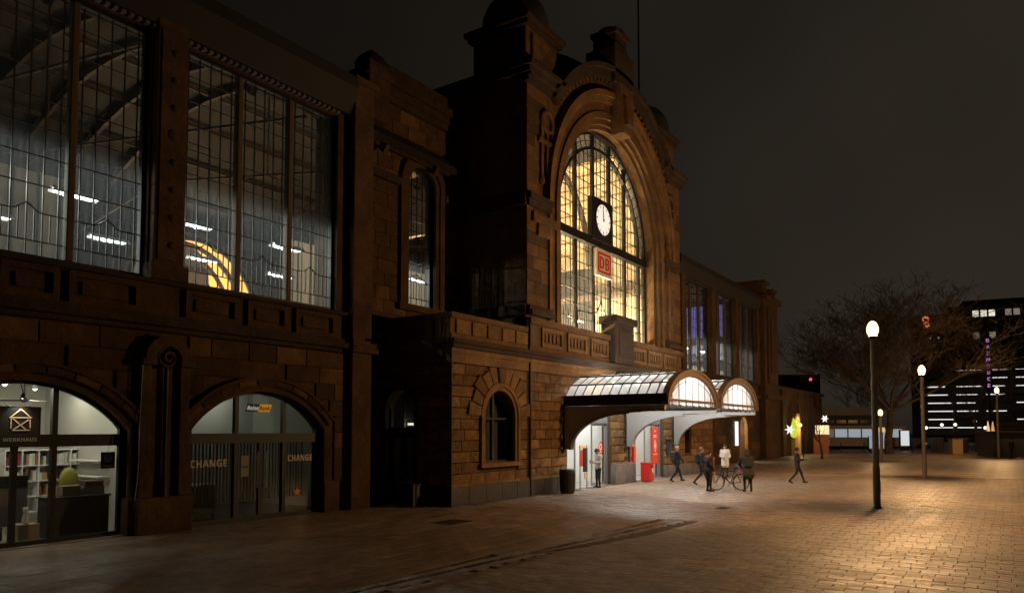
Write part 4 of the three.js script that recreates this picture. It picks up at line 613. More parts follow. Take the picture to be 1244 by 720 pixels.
// ------------------------------------------------------------------ entrance doors and the hall behind them
function doorBay(x0, x1, openFrom, openTo) {
  const z = T - 0.25, d = grp('entrance_doors', ST), hb = 2.85, ht = 3.08;
  obj('frame', [bx(x0, x0 + 0.12, 0, 4.0, z - 0.08, z + 0.08), bx(x1 - 0.12, x1, 0, 4.0, z - 0.08, z + 0.08), bx(x0 + 0.12, x1 - 0.12, 3.9, 4.0, z - 0.08, z + 0.08), bx((x0 + x1) / 2 - 0.06, (x0 + x1) / 2 + 0.06, ht, 3.9, z - 0.06, z + 0.06)], M.steel, d);
  obj('header', [rb(x0 + 0.12, x1 - 0.12, hb, ht, z - 0.12, z + 0.14, 0.02)], M.steel, d);
  const s = new THREE.SphereGeometry(0.08, 12, 8); s.translate((x0 + x1) / 2 - 0.5, ht - 0.06, z + 0.2); obj('door_sensor', [s], M.black, d);
  for (const [a, b] of [[x0 + 0.12, (x0 + x1) / 2 - 0.06], [(x0 + x1) / 2 + 0.06, x1 - 0.12]]) { const g = new THREE.PlaneGeometry(b - a, 0.82); g.translate((a + b) / 2, 3.49, z); obj('transom_pane', g, M.glass, d); }
  for (const [a, b] of [[x0 + 0.14, openFrom], [openTo, x1 - 0.14]]) {
    const n = Math.max(1, Math.round((b - a) / 1.0)); for (let i = 0; i < n; i++) { const p = a + (b - a) * i / n, q = a + (b - a) * (i + 1) / n; obj('door_leaf', [bx(p, p + 0.07, 0.02, hb, z - 0.025, z + 0.025), bx(q - 0.07, q, 0.02, hb, z - 0.025, z + 0.025), bx(p + 0.07, q - 0.07, 0.02, 0.14, z - 0.025, z + 0.025), bx(p + 0.07, q - 0.07, hb - 0.1, hb, z - 0.025, z + 0.025)], M.steel, d); const g = new THREE.PlaneGeometry(q - p - 0.14, hb - 0.24); g.translate((p + q) / 2, hb / 2 + 0.02, z); obj('door_pane', g, M.glass, d); }
  }
}
doorBay(27.27, 31.28, 28.25, 29.75); doorBay(33.67, 37.58, 34.1, 35.6);
{
  const x0 = 26.6, x1 = 38.6, z0 = -24, z1 = T - 0.5;
  obj('entrance_room', [bx(x0, x1, 4.3, 4.4, z0, z1), bx(x0, x1, 0, 4.3, z0 - 0.1, z0), bx(x0 - 0.1, x0, 0, 4.4, z0, z1), bx(x1, x1 + 0.1, 0, 4.4, z0, z1)], M.plaster, ST);
  obj('entrance_floor', bx(x0, x1, -0.04, 0.012, z0, T - 0.07), std(0.5, 0.49, 0.46, 0.35, { map: pavMap }), ST);
  obj('partition', [bx(31.9, 32.9, 0, 4.3, -20, z1), bx(29.8, 30.1, 0, 4.3, -23, -20.5), bx(36.2, 36.6, 0, 4.3, -23, -20)], M.white, ST);
  for (const x of [28.2, 30.6, 34.2, 36.8]) for (const z of [-17.6, -20.2, -22.6]) {
    const t = thing('ceiling_panel', x < 32 ? 'square white ceiling light panel behind the doors of the waiting person' : 'square white ceiling light panel behind the doors with the red banner', 'ceiling light', [x, 4.28, z], 0, x < 32 ? 'ceiling panels behind one pair of doors' : 'ceiling panels behind the other pair of doors');
    obj('frame', [bx(-0.62, 0.62, -0.01, 0.02, -0.32, -0.3), bx(-0.62, 0.62, -0.01, 0.02, 0.3, 0.32), bx(-0.62, -0.6, -0.01, 0.02, -0.3, 0.3), bx(0.6, 0.62, -0.01, 0.02, -0.3, 0.3)], M.steel, t); obj('diffuser', bx(-0.6, 0.6, 0, 0.015, -0.3, 0.3), glow(1, 0.98, 0.93, 2.2, 0.8), t);
    const l = rectLight(WHITE, 16, 1.2, 0.6, [0, -0.02, 0], [0, -9, 0]); t.add(l); l.lookAt(x, -5, z); l.castShadow = true;
  }
}
{ // things on and by the doors
  const st = thing('round_sticker', 'round red and white sticker on the glass entrance door', 'sticker', [30.6, 1.72, T - 0.21]);
  const c = new THREE.CylinderGeometry(0.23, 0.23, 0.006, 28); c.rotateX(Math.PI / 2); c.scale(0.85, 1.35, 1); obj('disc', c, M.red, st); const c2 = new THREE.TorusGeometry(0.11, 0.025, 6, 20); c2.scale(0.85, 1.2, 0.3); c2.translate(0, 0.05, 0.006); obj('mark', [c2, bx(-0.09, 0.09, -0.2, -0.16, 0.003, 0.007)], M.white, st);
  const bl = thing('blue_notice', 'small blue lit panel seen in the transom above the entrance doors', 'notice', [28.4, 3.5, T - 0.32]); obj('board', rb(-0.75, 0.75, -0.33, 0.33, -0.03, 0, 0.01), std(0.05, 0.12, 0.3, 0.4), bl); obj('strip', bx(-0.7, 0.7, -0.3, -0.22, 0.001, 0.006), M.white, bl);
  const b = thing('banner', 'tall red vertical banner with white emblem and lines beside the second doors', 'banner', [36.75, 0.75, T - 0.12]);
  obj('cloth', rb(-0.42, 0.42, 0, 1.95, -0.04, 0, 0.012), std(0.66, 0.045, 0.02, 0.5), b);
  const em = new THREE.TorusGeometry(0.2, 0.03, 6, 4); em.scale(0.8, 1.5, 0.3); em.translate(0, 0.95, 0.006); obj('emblem', [em, bx(-0.05, 0.05, 0.85, 1.05, 0.002, 0.006), bx(-0.26, 0.26, 0.5, 0.54, 0.002, 0.006), bx(-0.22, 0.22, 1.42, 1.45, 0.002, 0.006), bx(-0.18, 0.18, 1.5, 1.53, 0.002, 0.006), bx(-0.06, 0.06, 1.7, 1.78, 0.002, 0.006)], M.white, b);
  const rp = thing('red_column', 'narrow red post panel at the edge of the second doors behind the red bin', 'panel', [33.85, 0, T + 0.02]); obj('panel', rb(-0.13, 0.1, 0, 2.35, -0.1, 0.02, 0.02), std(0.66, 0.045, 0.02, 0.5), rp); obj('foot', bx(-0.16, 0.13, 0, 0.03, -0.13, 0.06), M.iron, rp);
  // red bin
  const rbn = thing('red_bin', 'red square bin with pale sticker beside the granite door pier', 'bin', [34.0, 0, T + 0.62]); obj('body', [rb(-0.26, 0.26, 0.03, 0.86, -0.24, 0.24, 0.03)], M.red, rbn); obj('lid', rb(-0.28, 0.28, 0.86, 0.96, -0.26, 0.26, 0.03), M.red, rbn); obj('slot', bx(-0.17, 0.17, 0.72, 0.8, 0.235, 0.245), M.black, rbn); obj('sticker', bx(0.06, 0.2, 0.45, 0.65, 0.238, 0.244), M.white, rbn);
  // black litter bin
  const lb = thing('litter_bin', 'round black ribbed litter bin at the foot of the rustic wall', 'bin', [26.0, 0, T + 0.65]); const body = lathe([[0, 0], [0.26, 0], [0.28, 0.05], [0.31, 0.85], [0.33, 0.9], [0.33, 0.96], [0.26, 0.97], [0.25, 0.8], [0, 0.8]], 24); obj('body', body, M.dark, lb); const ribs = []; for (let k = 0; k < 20; k++) { const q = k / 20 * Math.PI * 2; ribs.push(bar(V(0.28 * Math.cos(q), 0.06, 0.28 * Math.sin(q)), V(0.31 * Math.cos(q), 0.84, 0.31 * Math.sin(q)), 0.03, 0.03)); } obj('ribs', ribs, M.black, lb);
  const gb = thing('grit_box', 'dark square grit box standing by the side door of the low wing', 'box', [18.75, 0, -16.8]); obj('body', rb(-0.35, 0.35, 0, 0.72, -0.32, 0.32, 0.03), std(0.05, 0.055, 0.04, 0.6), gb); obj('lid', prismX([[-0.36, 0.72], [0.36, 0.72], [0.36, 0.76], [-0.36, 0.86]], -0.38, 0.38), M.dark, gb);
  // information stand in the doorway
  const is = thing('info_stand', 'black poster stand with yellow top and red sheet inside the first doorway', 'stand', [28.0, 0, T + 0.3]); obj('posts', [rod(V(-0.3, 0, 0), V(-0.3, 1.9, 0), 0.025, 0.025, 8), rod(V(0.3, 0, 0), V(0.3, 1.9, 0), 0.025, 0.025, 8)], M.steel, is); obj('board', rb(0.02, 0.36, 0.75, 1.78, -0.04, 0.02, 0.01), M.black, is); obj('red_sheet', bx(-0.3, -0.02, 1.0, 1.7, -0.02, 0.0), M.red, is); obj('header', bx(-0.34, 0.1, 1.78, 1.88, -0.03, 0.03), std(0.8, 0.6, 0.05, 0.5), is); obj('leaflet', bx(0.1, 0.34, 0.45, 0.72, -0.02, 0.02), std(0.7, 0.5, 0.25, 0.6), is); obj('base', bx(-0.38, 0.4, 0, 0.02, -0.2, 0.2), M.steel, is);
  const ph = thing('call_box', 'small dark wall call box on the stone beside the red banner', 'call box', [38.0, 1.2, T + 0.16]); obj('case', rb(-0.12, 0.12, 0, 0.75, -0.12, 0.06, 0.03), std(0.02, 0.025, 0.05, 0.4), ph); obj('hood', rb(-0.15, 0.15, 0.72, 0.86, -0.12, 0.12, 0.03), M.black, ph);
  const pp = thing('wall_pipe', 'dark downpipe with brackets fixed to the pier between the entrance doors', 'pipe', [32.9, 0, T + 0.16]); obj('pipe', rod(V(0, 1.0, 0), V(0, 3.7, 0), 0.05, 0.05, 10), M.iron, pp); for (let k = 0; k < 6; k++) obj('pipe_bracket', bx(-0.3, 0.06, 1.2 + k * 0.42, 1.235 + k * 0.42, -0.14, -0.04), M.iron, pp);
}

// ------------------------------------------------------------------ shop with the black square sign
function room(x0, x1, z0, z1, h, m, fm) { obj('shop_room', [bx(x0, x1, h, h + 0.1, z0, z1), bx(x0, x1, 0, h, z0 - 0.1, z0), bx(x0 - 0.1, x0, 0, h, z0, z1), bx(x1, x1 + 0.1, 0, h, z0, z1)], m, ST); obj('shop_floor', bx(x0, x1, -0.02, 0.02, z0, L - 0.06), fm, ST); }
room(4.2, 10.15, -23.6, L - 0.56, 4.1, std(0.42, 0.41, 0.36, 0.9), std(0.3, 0.25, 0.2, 0.5));
room(10.6, 16.6, -22.6, L - 0.56, 4.1, std(0.4, 0.4, 0.34, 0.9), std(0.06, 0.06, 0.06, 0.6));
function shopfront(x0, x1, posts, doorPosts, hole, glass, lower) {
  const z = -18.2, f = grp('shopfront', ST), { c, cy, rad } = hole.userData, top = x => cy + Math.sqrt(rad * rad - (x - c) ** 2);
  obj('frame', [ring(c, cy, rad - 0.07, rad, Math.asin((2.6 - cy) / rad), Math.PI - Math.asin((2.6 - cy) / rad), z - 0.06, z + 0.06, 30), bx(x0, x0 + 0.1, 0, 2.6, z - 0.06, z + 0.06), bx(x1 - 0.1, x1, 0, 2.6, z - 0.06, z + 0.06), bx(x0 + 0.1, x1 - 0.1, 0, 0.12, z - 0.06, z + 0.06)], M.black, f);
  obj('transom', bx(x0 + 0.1, x1 - 0.1, 2.2, 2.48, z - 0.1, z + 0.1), M.black, f);
  for (const p of posts) obj('post', bx(p - 0.06, p + 0.06, 0.12, top(p) - 0.05, z - 0.062, z + 0.062).translate(0, 0, 0.003), M.black, f);
  for (const p of doorPosts) obj('door_stile', bx(p - 0.06, p + 0.06, 0.02, 2.2, z - 0.05, z + 0.05), M.black, f);
  const xs = [x0 + 0.1, ...posts, x1 - 0.1]; for (let i = 0; i < xs.length - 1; i++) { const a = xs[i], b = xs[i + 1]; const g = new THREE.PlaneGeometry(b - a, 2.1); g.translate((a + b) / 2, 1.15, z); obj('pane', g, lower, f);
    const s = new THREE.Shape(); s.moveTo(a, 2.48); s.lineTo(b, 2.48); for (let k = 0; k <= 12; k++) { const x = b + (a - b) * k / 12; s.lineTo(x, top(Math.max(x0 + 0.02, Math.min(x1 - 0.02, x))) - 0.05); } const g2 = new THREE.ShapeGeometry(s); g2.translate(0, 0, z); obj('fanlight_pane', g2, glass, f); }
  return f;
}
shopfront(5.05, 9.6, [6.4, 8.02], [7.22], arches[1], M.glass, M.glass);
const bankFront = shopfront(11.26, 15.78, [12.8, 14.45], [13.63], arches[2], M.glass, M.tintGlass);
for (const x of [13.48, 13.78]) obj('door_handle', [rod(V(x, 0.9, -18.08), V(x, 1.95, -18.08), 0.02, 0.02, 8), rod(V(x, 1.05, -18.2), V(x, 1.05, -18.08), 0.012, 0.012, 6), rod(V(x, 1.8, -18.2), V(x, 1.8, -18.08), 0.012, 0.012, 6)], M.steel, bankFront);
{
  const house = (k, d) => { const q = (a, b) => bar(V(a[0] * k, a[1] * k, d), V(b[0] * k, b[1] * k, d), 0.022 * k / 0.4, 0.01); return [q([-0.55, 0.35], [0, 0.85]), q([0, 0.85], [0.55, 0.35]), q([-0.6, 0.35], [0.6, 0.35]), q([-0.5, 0.3], [-0.5, -0.3]), q([0.5, 0.25], [0.52, -0.25]), q([-0.4, 0.28], [0.3, -0.36]), q([0.42, 0.22], [-0.38, -0.36]), q([-0.42, -0.4], [0.52, -0.38])]; };
  const cream = std(0.78, 0.62, 0.45, 0.6);
  const s = thing('shop_sign', 'square black shop sign with line drawn house and letters above the shop door', 'sign', [7.17, 2.66, -17.78]);
  obj('board', rb(-0.4, 0.38, -0.42, 0.42, -0.04, 0, 0.01), M.black, s); obj('rim', [bx(-0.4, 0.38, -0.43, -0.42, -0.03, 0.012), bx(-0.4, 0.38, 0.42, 0.43, -0.03, 0.012), bx(0.38, 0.39, -0.43, 0.43, -0.03, 0.012), bx(-0.41, -0.4, -0.43, 0.43, -0.03, 0.012)], M.dark, s);
  obj('drawing', house(0.37, 0.004).map(g => g.translate(-0.01, 0.06, 0.003)), cream, s); obj('lettering', text('WERKHAUS', 0.075, 0.006, 1.2).translate(-0.01, -0.29, 0.001), std(0.4, 0.36, 0.32, 0.6), s); obj('arm', [rod(V(-0.2, 0.42, -0.02), V(-0.2, 0.5, -0.35), 0.012, 0.012, 6), rod(V(0.2, 0.42, -0.02), V(0.2, 0.5, -0.35), 0.012, 0.012, 6)], M.iron, s);
  const lm = thing('sign_spot', 'small spotlight shining down on the square black shop sign', 'spotlight', [7.12, 3.28, -17.62]); obj('head', lathe([[0, 0.1], [0.03, 0.1], [0.05, 0], [0.045, 0]], 12).rotateX(0.5), M.dark, lm); const sl = new THREE.SpotLight(col(1, 0.85, 0.62), 1.6, 0, R(50), 0.6, 2); sl.position.set(0, -0.03, -0.01); sl.target.position.set(0, -0.7, -0.16); sl.castShadow = true; lm.add(sl, sl.target); obj('bulb', new THREE.SphereGeometry(0.025, 8, 6).translate(0, -0.005, 0), glow(1, 0.85, 0.6, 4), lm); obj('stem', rod(V(0, 0.1, 0.02), V(0, 0.42, -0.2), 0.01, 0.01, 6), M.iron, lm);
  const s2 = thing('window_sign', 'small black square sign hanging inside the lit shop window', 'sign', [9.33, 1.84, -18.32]); obj('board', rb(-0.17, 0.17, -0.2, 0.2, -0.02, 0, 0.006), M.black, s2); obj('drawing', house(0.16, 0.003).map(g => g.translate(0, 0.03, 0.002)), cream, s2); obj('lettering', text('WERKHAUS', 0.03, 0.004, 1.2).translate(0, -0.14, 0.001), cream, s2); obj('cord', rod(V(0, 0.2, -0.01), V(0, 0.42, -0.01), 0.004, 0.004, 5), M.iron, s2);
  // ceiling spots
  [[6.6, -19.6, 1], [7.3, -19.0, 1], [8.6, -20.6, 0], [9.4, -21.4, 0], [7.4, -22, 0], [9.2, -19.2, 0]].forEach(([x, z, v]) => {
    const t = thing('track_spot', 'small white ceiling spot lighting the lit shop', 'spotlight', [x, 3.62, z], 0, 'ceiling spots in the lit shop'); obj('can', lathe([[0, 0.16], [0.05, 0.16], [0.06, 0], [0.052, 0], [0.045, 0.1]], 14), M.white, t); obj('stem', rod(V(0, 0.16, 0), V(0, 0.48, 0), 0.012, 0.012, 6), M.white, t); obj('bulb', new THREE.SphereGeometry(0.042, 10, 8).translate(0, 0.0, 0), glow(1, 0.95, 0.82, v ? 8 : 3), t); const l = new THREE.PointLight(col(1, 0.95, 0.78), 2.4, 0, 2); l.position.set(0, -0.0, 0); l.castShadow = true; t.add(l); });
  // cube shelf with folders and boxes on the rear wall
  const sx0 = 8.35, sz = -21.7, sh = thing('cube_shelf', 'white cube shelf filled with folders in the lit shop', 'shelf', [sx0, 0, sz]);
  for (let c = 0; c <= 6; c++) obj('upright', bx(c * 0.4 - 0.012, c * 0.4 + 0.012, 0.4, 2.05, -0.18, 0.18), M.white, sh); for (let r = 0; r <= 4; r++) obj('board', bx(-0.012, 2.412, 0.4 + r * 0.41 - 0.012, 0.4 + r * 0.41 + 0.012, -0.178, 0.182), M.white, sh); obj('back', bx(0, 2.4, 0.41, 2.04, -0.2, -0.185), M.plaster, sh);
  const bc = [[0.35, 0.03, 0.02], [0.3, 0.12, 0.05], [0.6, 0.55, 0.45], [0.12, 0.06, 0.04], [0.45, 0.3, 0.12], [0.7, 0.68, 0.62], [0.05, 0.06, 0.08], [0.22, 0.1, 0.06]], names = ['red', 'rust brown', 'pale cream', 'dark brown', 'tan', 'white', 'black', 'chestnut'];
  const bm = bc.map(c => std(...c, 0.7)); for (let r = 1; r < 4; r++) for (let c = 0; c < 6; c++) { let x = 0.03; while (x < 0.33) { const w = rr(0.04, 0.11), h = rr(0.2, 0.33), k = r === 3 && c === 0 && rnd() < 0.7 ? 0 : 1 + Math.floor(rnd() * 7); if (rnd() < (r === 3 ? 0.9 : 0.5)) { const o = obj('folder', rb(-w / 2, w / 2, 0, h, -0.12, 0.12, 0.006, 1), bm[k]); o.position.set(sx0 + c * 0.4 + x + w / 2, 0.413 + r * 0.41, sz + 0.02); tag(o, names[k] + ' folder standing in the white cube shelf of the lit shop', 'folder', names[k] + ' folders in the cube shelf'); } x += w + 0.006; } }
  // counter, boxes, chair, bottle, lamp arm
  const ct = thing('counter', 'dark low display counter behind the lit shop window', 'counter', [8.9, 0, -19.0]); obj('carcass', rb(-0.7, 0.68, 0, 0.95, -0.3, 0.3, 0.01), std(0.035, 0.035, 0.032, 0.5), ct); obj('top', rb(-0.73, 0.71, 0.95, 0.99, -0.33, 0.33, 0.008), M.dark, ct);
  const bxs = [[8.75, 0.99, 0.42, 0.24, 'brown cardboard box on the dark shop counter', [0.24, 0.17, 0.1]], [9.28, 0.99, 0.5, 0.2, 'grey flat box on the dark shop counter', [0.22, 0.2, 0.18]], [9.28, 1.19, 0.44, 0.13, 'dark striped box stacked on the grey flat box', [0.08, 0.06, 0.05]]]; for (const [x, y, w, h, lb, c] of bxs) { const o = obj('box', [rb(-w / 2, w / 2, 0, h, -0.16, 0.16, 0.008, 1)], std(...c, 0.8)); o.position.set(x, y, -19.0); tag(o, lb, 'box'); }
  const ch = thing('shell_chair', 'yellow green shell chair behind the dark shop counter', 'chair', [9.35, 0.42, -20.3]); const sg = new THREE.SphereGeometry(0.3, 16, 12, 0, Math.PI * 2, 0, Math.PI * 0.6); sg.scale(0.8, 1.1, 0.5); sg.translate(0, 0.85, 0); obj('shell', sg, std(0.28, 0.26, 0.03, 0.6), ch); obj('pedestal', [rod(V(0, -0.4, 0), V(0, 0.75, 0), 0.03, 0.03, 8), rod(V(0, -0.42, 0), V(0, -0.38, 0), 0.2, 0.2, 16, true)], M.steel, ch);
  const pl = thing('wooden_plinth', 'pale wooden crate plinth inside the shop door', 'plinth', [7.72, 0.02, -18.75]); obj('crate', rb(-0.22, 0.22, 0, 0.42, -0.2, 0.2, 0.012), std(0.4, 0.32, 0.22, 0.8), pl); const bo = thing('white_bottle', 'white bottle shaped vase on the pale wooden crate plinth', 'vase', [7.72, 0.44, -18.75]); obj('vase', lathe([[0, 0], [0.07, 0], [0.075, 0.05], [0.06, 0.16], [0.035, 0.24], [0.05, 0.3], [0.055, 0.36], [0, 0.37]], 14), M.white, bo);
  const pn = thing('display_board', 'dark topped display board standing inside the shop door', 'display', [7.75, 0.02, -19.5]); obj('panel', [bx(-0.3, 0.3, 0.3, 1.2, -0.02, 0.02)], std(0.2, 0.18, 0.15, 0.8), pn); obj('screen', rb(-0.3, 0.3, 1.2, 1.48, -0.03, 0.03, 0.01), M.black, pn); obj('legs', [bx(-0.3, -0.26, 0, 0.3, -0.15, 0.15), bx(0.26, 0.3, 0, 0.3, -0.15, 0.15)], M.dark, pn);
  const po = thing('poster', 'white poster hanging on the rear wall of the lit shop', 'poster', [7.6, 1.6, -23.58]); obj('sheet', bx(-0.3, 0.3, -0.45, 0.45, 0, 0.01), M.white, po); obj('print', bx(-0.2, 0.2, -0.1, 0.3, 0.011, 0.014), std(0.1, 0.22, 0.34, 0.6), po);
  const fan = thing('ceiling_fan', 'dark ceiling fan in the lit shop', 'fan', [8.2, 3.3, -20.2]); obj('motor', lathe([[0, 0.1], [0.08, 0.09], [0.1, 0.02], [0.06, -0.03], [0, -0.04]], 16), M.dark, fan); for (let k = 0; k < 3; k++) obj('blade', bx(0.08, 0.62, 0, 0.012, -0.05, 0.05).rotateX(0.2).rotateY(k * 2.09 + 0.3), M.dark, fan); obj('rod', rod(V(0, 0.1, 0), V(0, 0.8, 0), 0.015, 0.015, 8), M.dark, fan);
}
{ // racks and goods in the lit shop
  const rk = thing('wire_rack', 'black wire display rack with goods inside the shop door', 'rack', [6.85, 0.02, -19.3]); const w = []; for (const x of [-0.3, 0.3]) for (const z of [-0.2, 0.2]) w.push(rod(V(x, 0, z), V(x, 1.9, z), 0.012, 0.012, 6)); for (let k = 0; k < 5; k++) { for (const z of [-0.2, -0.07, 0.07, 0.2]) w.push(rod(V(-0.3, 0.25 + k * 0.38, z), V(0.3, 0.25 + k * 0.38, z), 0.006, 0.006, 5)); for (const x of [-0.3, -0.1, 0.1, 0.3]) w.push(rod(V(x, 0.25 + k * 0.38, -0.2), V(x, 0.25 + k * 0.38, 0.2), 0.006, 0.006, 5)); } obj('frame', w, M.iron, rk);
  const cs = [[0.6, 0.58, 0.5], [0.3, 0.2, 0.1], [0.12, 0.2, 0.3], [0.5, 0.1, 0.05], [0.7, 0.7, 0.68], [0.2, 0.24, 0.12], [0.55, 0.42, 0.2], [0.1, 0.1, 0.1]], nm = ['pale', 'brown', 'blue', 'red', 'white', 'green', 'tan', 'black'];
  for (let k = 0; k < 4; k++) for (let j = 0; j < 2; j++) { const i = (k * 2 + j) % 8, o = obj('goods_box', rb(-0.11, 0.11, 0, 0.14 + 0.08 * ((i * 7) % 3) / 2, -0.1, 0.1, 0.01), std(...cs[i], 0.7)); o.position.set(6.72 + j * 0.28, 0.28 + k * 0.38, -19.3); tag(o, nm[i] + ' goods box on the black wire display rack', 'box'); }
  const tb = thing('display_table', 'pale display table in the middle of the lit shop', 'table', [7.4, 0.02, -20.8]); obj('top', rb(-0.7, 0.7, 0.72, 0.76, -0.4, 0.4, 0.01), std(0.6, 0.5, 0.36, 0.6), tb); for (const x of [-0.62, 0.62]) for (const z of [-0.34, 0.34]) obj('leg', bx(x - 0.025, x + 0.025, 0, 0.72, z - 0.025, z + 0.025), std(0.6, 0.5, 0.36, 0.6), tb);
  for (let k = 0; k < 5; k++) { const o = obj('goods_jar', lathe([[0, 0], [0.07, 0], [0.09, 0.08], [0.08, 0.16 + 0.03 * (k % 3)], [0.04, 0.22 + 0.03 * (k % 3)], [0, 0.23 + 0.03 * (k % 3)]], 14), std(...cs[(k * 3) % 8], 0.4)); o.position.set(6.9 + k * 0.25, 0.782, -20.8 + 0.1 * (k % 2)); tag(o, nm[(k * 3) % 8] + ' rounded jar on the pale display table', 'jar'); }
  const ws = thing('wall_shelf', 'long white wall shelf with boards beside the cube shelf in the lit shop', 'shelf', [9.98, 0, -20.6], -Math.PI / 2); for (let k = 0; k < 3; k++) obj('board', bx(-0.8, 0.8, 0.9 + k * 0.42, 0.93 + k * 0.42, -0.15, 0.15), M.white, ws);
}
{ // exchange office
  const letter = std(0.75, 0.62, 0.5, 0.6);
  const t1 = tag(obj('window_lettering', text('CHANGE', 0.2, 0.006, 1.02).translate(11.98, 1.66, -18.185), letter), 'larger raised letters CHANGE on the pane beside the dark double door', 'lettering');
  const t2 = tag(obj('window_lettering', text('CHANGE', 0.19, 0.006, 0.9).translate(15.1, 1.72, -18.185), letter), 'smaller raised letters CHANGE on the pane above the orange star', 'lettering');
  const s = thing('bank_sign', 'slanted black and orange sign hanging in the exchange office fanlight', 'sign', [13.65, 3.22, -18.3]);
  const pl = (x0, x1, m, n) => obj(n, prism([[x0 - 0.04, -0.11], [x1 - 0.04, -0.11], [x1 + 0.04, 0.11], [x0 + 0.04, 0.11]], -0.02, 0), m, s); pl(-0.42, 0.0, M.black, 'black_half'); pl(0.005, 0.42, glow(0.75, 0.33, 0.02, 0.35, 0.8), 'orange_half');
  const sk = g => { g.applyMatrix4(new THREE.Matrix4().makeShear(0, 0, 0.25, 0, 0, 0)); return g; }; obj('lettering', sk(text('Reise', 0.12, 0.006, 0.92)).translate(-0.2, 0, 0.001), glow(0.8, 0.8, 0.78, 0.3, 0.8), s); obj('dark_lettering', sk(text('Bank', 0.12, 0.006, 0.92)).translate(0.21, 0, 0.001), M.black, s); obj('cords', [rod(V(-0.36, 0.1, -0.01), V(-0.36, 0.4, -0.01), 0.004, 0.004, 5), rod(V(0.38, 0.1, -0.01), V(0.38, 0.36, -0.01), 0.004, 0.004, 5)], M.iron, s);
  const bl = thing('vertical_blinds', 'pale vertical blinds behind the exchange office panes', 'blinds', [0, 0, -18.7]); for (let k = 0; k < 38; k++) obj('blind_slat', bx(-0.045, 0.045, 0.5, 2.2, -0.003, 0.003).rotateY(0.5 + 0.12 * Math.sin(k * 3)).translate(11.45 + k * 0.112, 0, 0), std(0.11, 0.11, 0.1, 0.8), bl); obj('rail', bx(11.3, 15.7, 2.2, 2.25, -0.03, 0.03), M.steel, bl);
  const ww = thing('added_wall_washer', 'long white lamp added to wash the rear wall of the exchange office', 'lamp', [14.7, 3.85, -21.7]); obj('housing', rb(-0.75, 0.75, -0.03, 0.08, -0.02, 0.1, 0.01), M.white, ww); obj('diffuser', bx(-0.7, 0.7, -0.02, 0.06, -0.035, -0.022), glow(0.97, 1, 0.9, 2, 0.8), ww); { const l = rectLight(col(0.97, 1, 0.88), 26, 1.4, 0.08, [0, 0.02, -0.05], [0, -3, -9]); ww.add(l); l.lookAt(14.7, 2.9, -22.7); l.castShadow = true; } obj('stem', rod(V(0, 0.08, 0.04), V(0, 0.26, 0.04), 0.012, 0.012, 6), M.white, ww);  // lamp added to brighten the rear wall behind the fanlight
  const dk = thing('service_desk', 'pale service desk inside the exchange office', 'desk', [12.1, 0.02, -19.4]); obj('desk_body', rb(-0.9, 0.7, 0, 0.95, -0.3, 0.3, 0.02), std(0.3, 0.3, 0.28, 0.7), dk); obj('desk_top', rb(-0.95, 0.75, 0.95, 1.0, -0.35, 0.35, 0.01), M.white, dk);
  const nt = tag(obj('notice_sheets', [bx(13.0, 13.26, 1.24, 1.5, -18.19, -18.186), bx(13.0, 13.26, 1.54, 1.84, -18.19, -18.186)], std(0.32, 0.3, 0.24, 0.8)), 'pale notice sheets stuck on the dark exchange office door', 'notice');
  const ot = thing('orange_star', 'small orange star stuck low on the dark exchange office pane', 'sticker', [15.0, 0.68, -18.18], 0); const ss = new THREE.Shape(); for (let k = 0; k < 10; k++) { const q = k * Math.PI / 5 + 0.3, r = k % 2 ? 0.07 : 0.15; ss[k ? 'lineTo' : 'moveTo'](r * Math.cos(q), r * Math.sin(q)); } obj('star', prism(ss, 0, 0.006), std(0.7, 0.34, 0.05, 0.6), ot);
  [[12.95, -20.0, 0.5], [14.4, -21.4, 0.2]].forEach(([x, z, k], i) => { const t = thing('office_lamp', i ? 'round dim ceiling lamp deeper inside the exchange office' : 'round ceiling lamp near the fanlight of the exchange office', 'lamp', [x, 3.62, z]); obj('shade', rod(V(0, 0.06, 0), V(0, 0.47, 0), 0.012, 0.012, 6), M.white, t); obj('bulb', new THREE.SphereGeometry(0.07, 10, 8).translate(0, -0.02, 0), glow(0.97, 1, 0.9, 3), t); const l = new THREE.PointLight(col(0.97, 1, 0.88), k * 1.5, 0, 2); l.position.set(0, -0.02, 0); l.castShadow = true; t.add(l); });
}

// ------------------------------------------------------------------ street lamps
function streetLamp(x, z, h, power, label, extra = 1) {
  const t = thing('street_lamp', label, 'street lamp', [x, 0, z]);
  const k = h / 6.2;
  obj('pole', lathe([[0, 0], [0.16, 0], [0.16, 0.03], [0.115, 0.06], [0.115, 1.3], [0.105, 1.34], [0.09, h - 0.62], [0.0, h - 0.62]], 14), std(0.26, 0.2, 0.14, 0.5, { metalness: 0.1 }), t);
  obj('collar', lathe([[0, h - 0.62], [0.1, h - 0.62], [0.15, h - 0.55], [0.15, h - 0.5], [0, h - 0.5]], 16), M.iron, t);
  obj('hatch', rb(-0.03, 0.03, 0.5, 0.9, 0.108, 0.122, 0.005), M.iron, t);
  obj('globe', lathe([[0.12, 0], [0.175, 0.1], [0.19, 0.22], [0.165, 0.34], [0.11, 0.44], [0.05, 0.485], [0, 0.49]], 20).translate(0, h - 0.49, 0), glow(1, 0.74, 0.4, 2.3, 0.8), t);
  const l = new THREE.PointLight(LAMPC, power, 0, 2); l.position.set(0, h - 0.27, 0); l.shadow.radius = 5; l.castShadow = true; t.add(l);
}
streetLamp(26.87, -3.7, 6.2, 170, 'tall street lamp with glowing head standing alone in the open square');
streetLamp(45.1, -3.86, 6.05, 170, 'tall street lamp with glowing head before the striped garage');
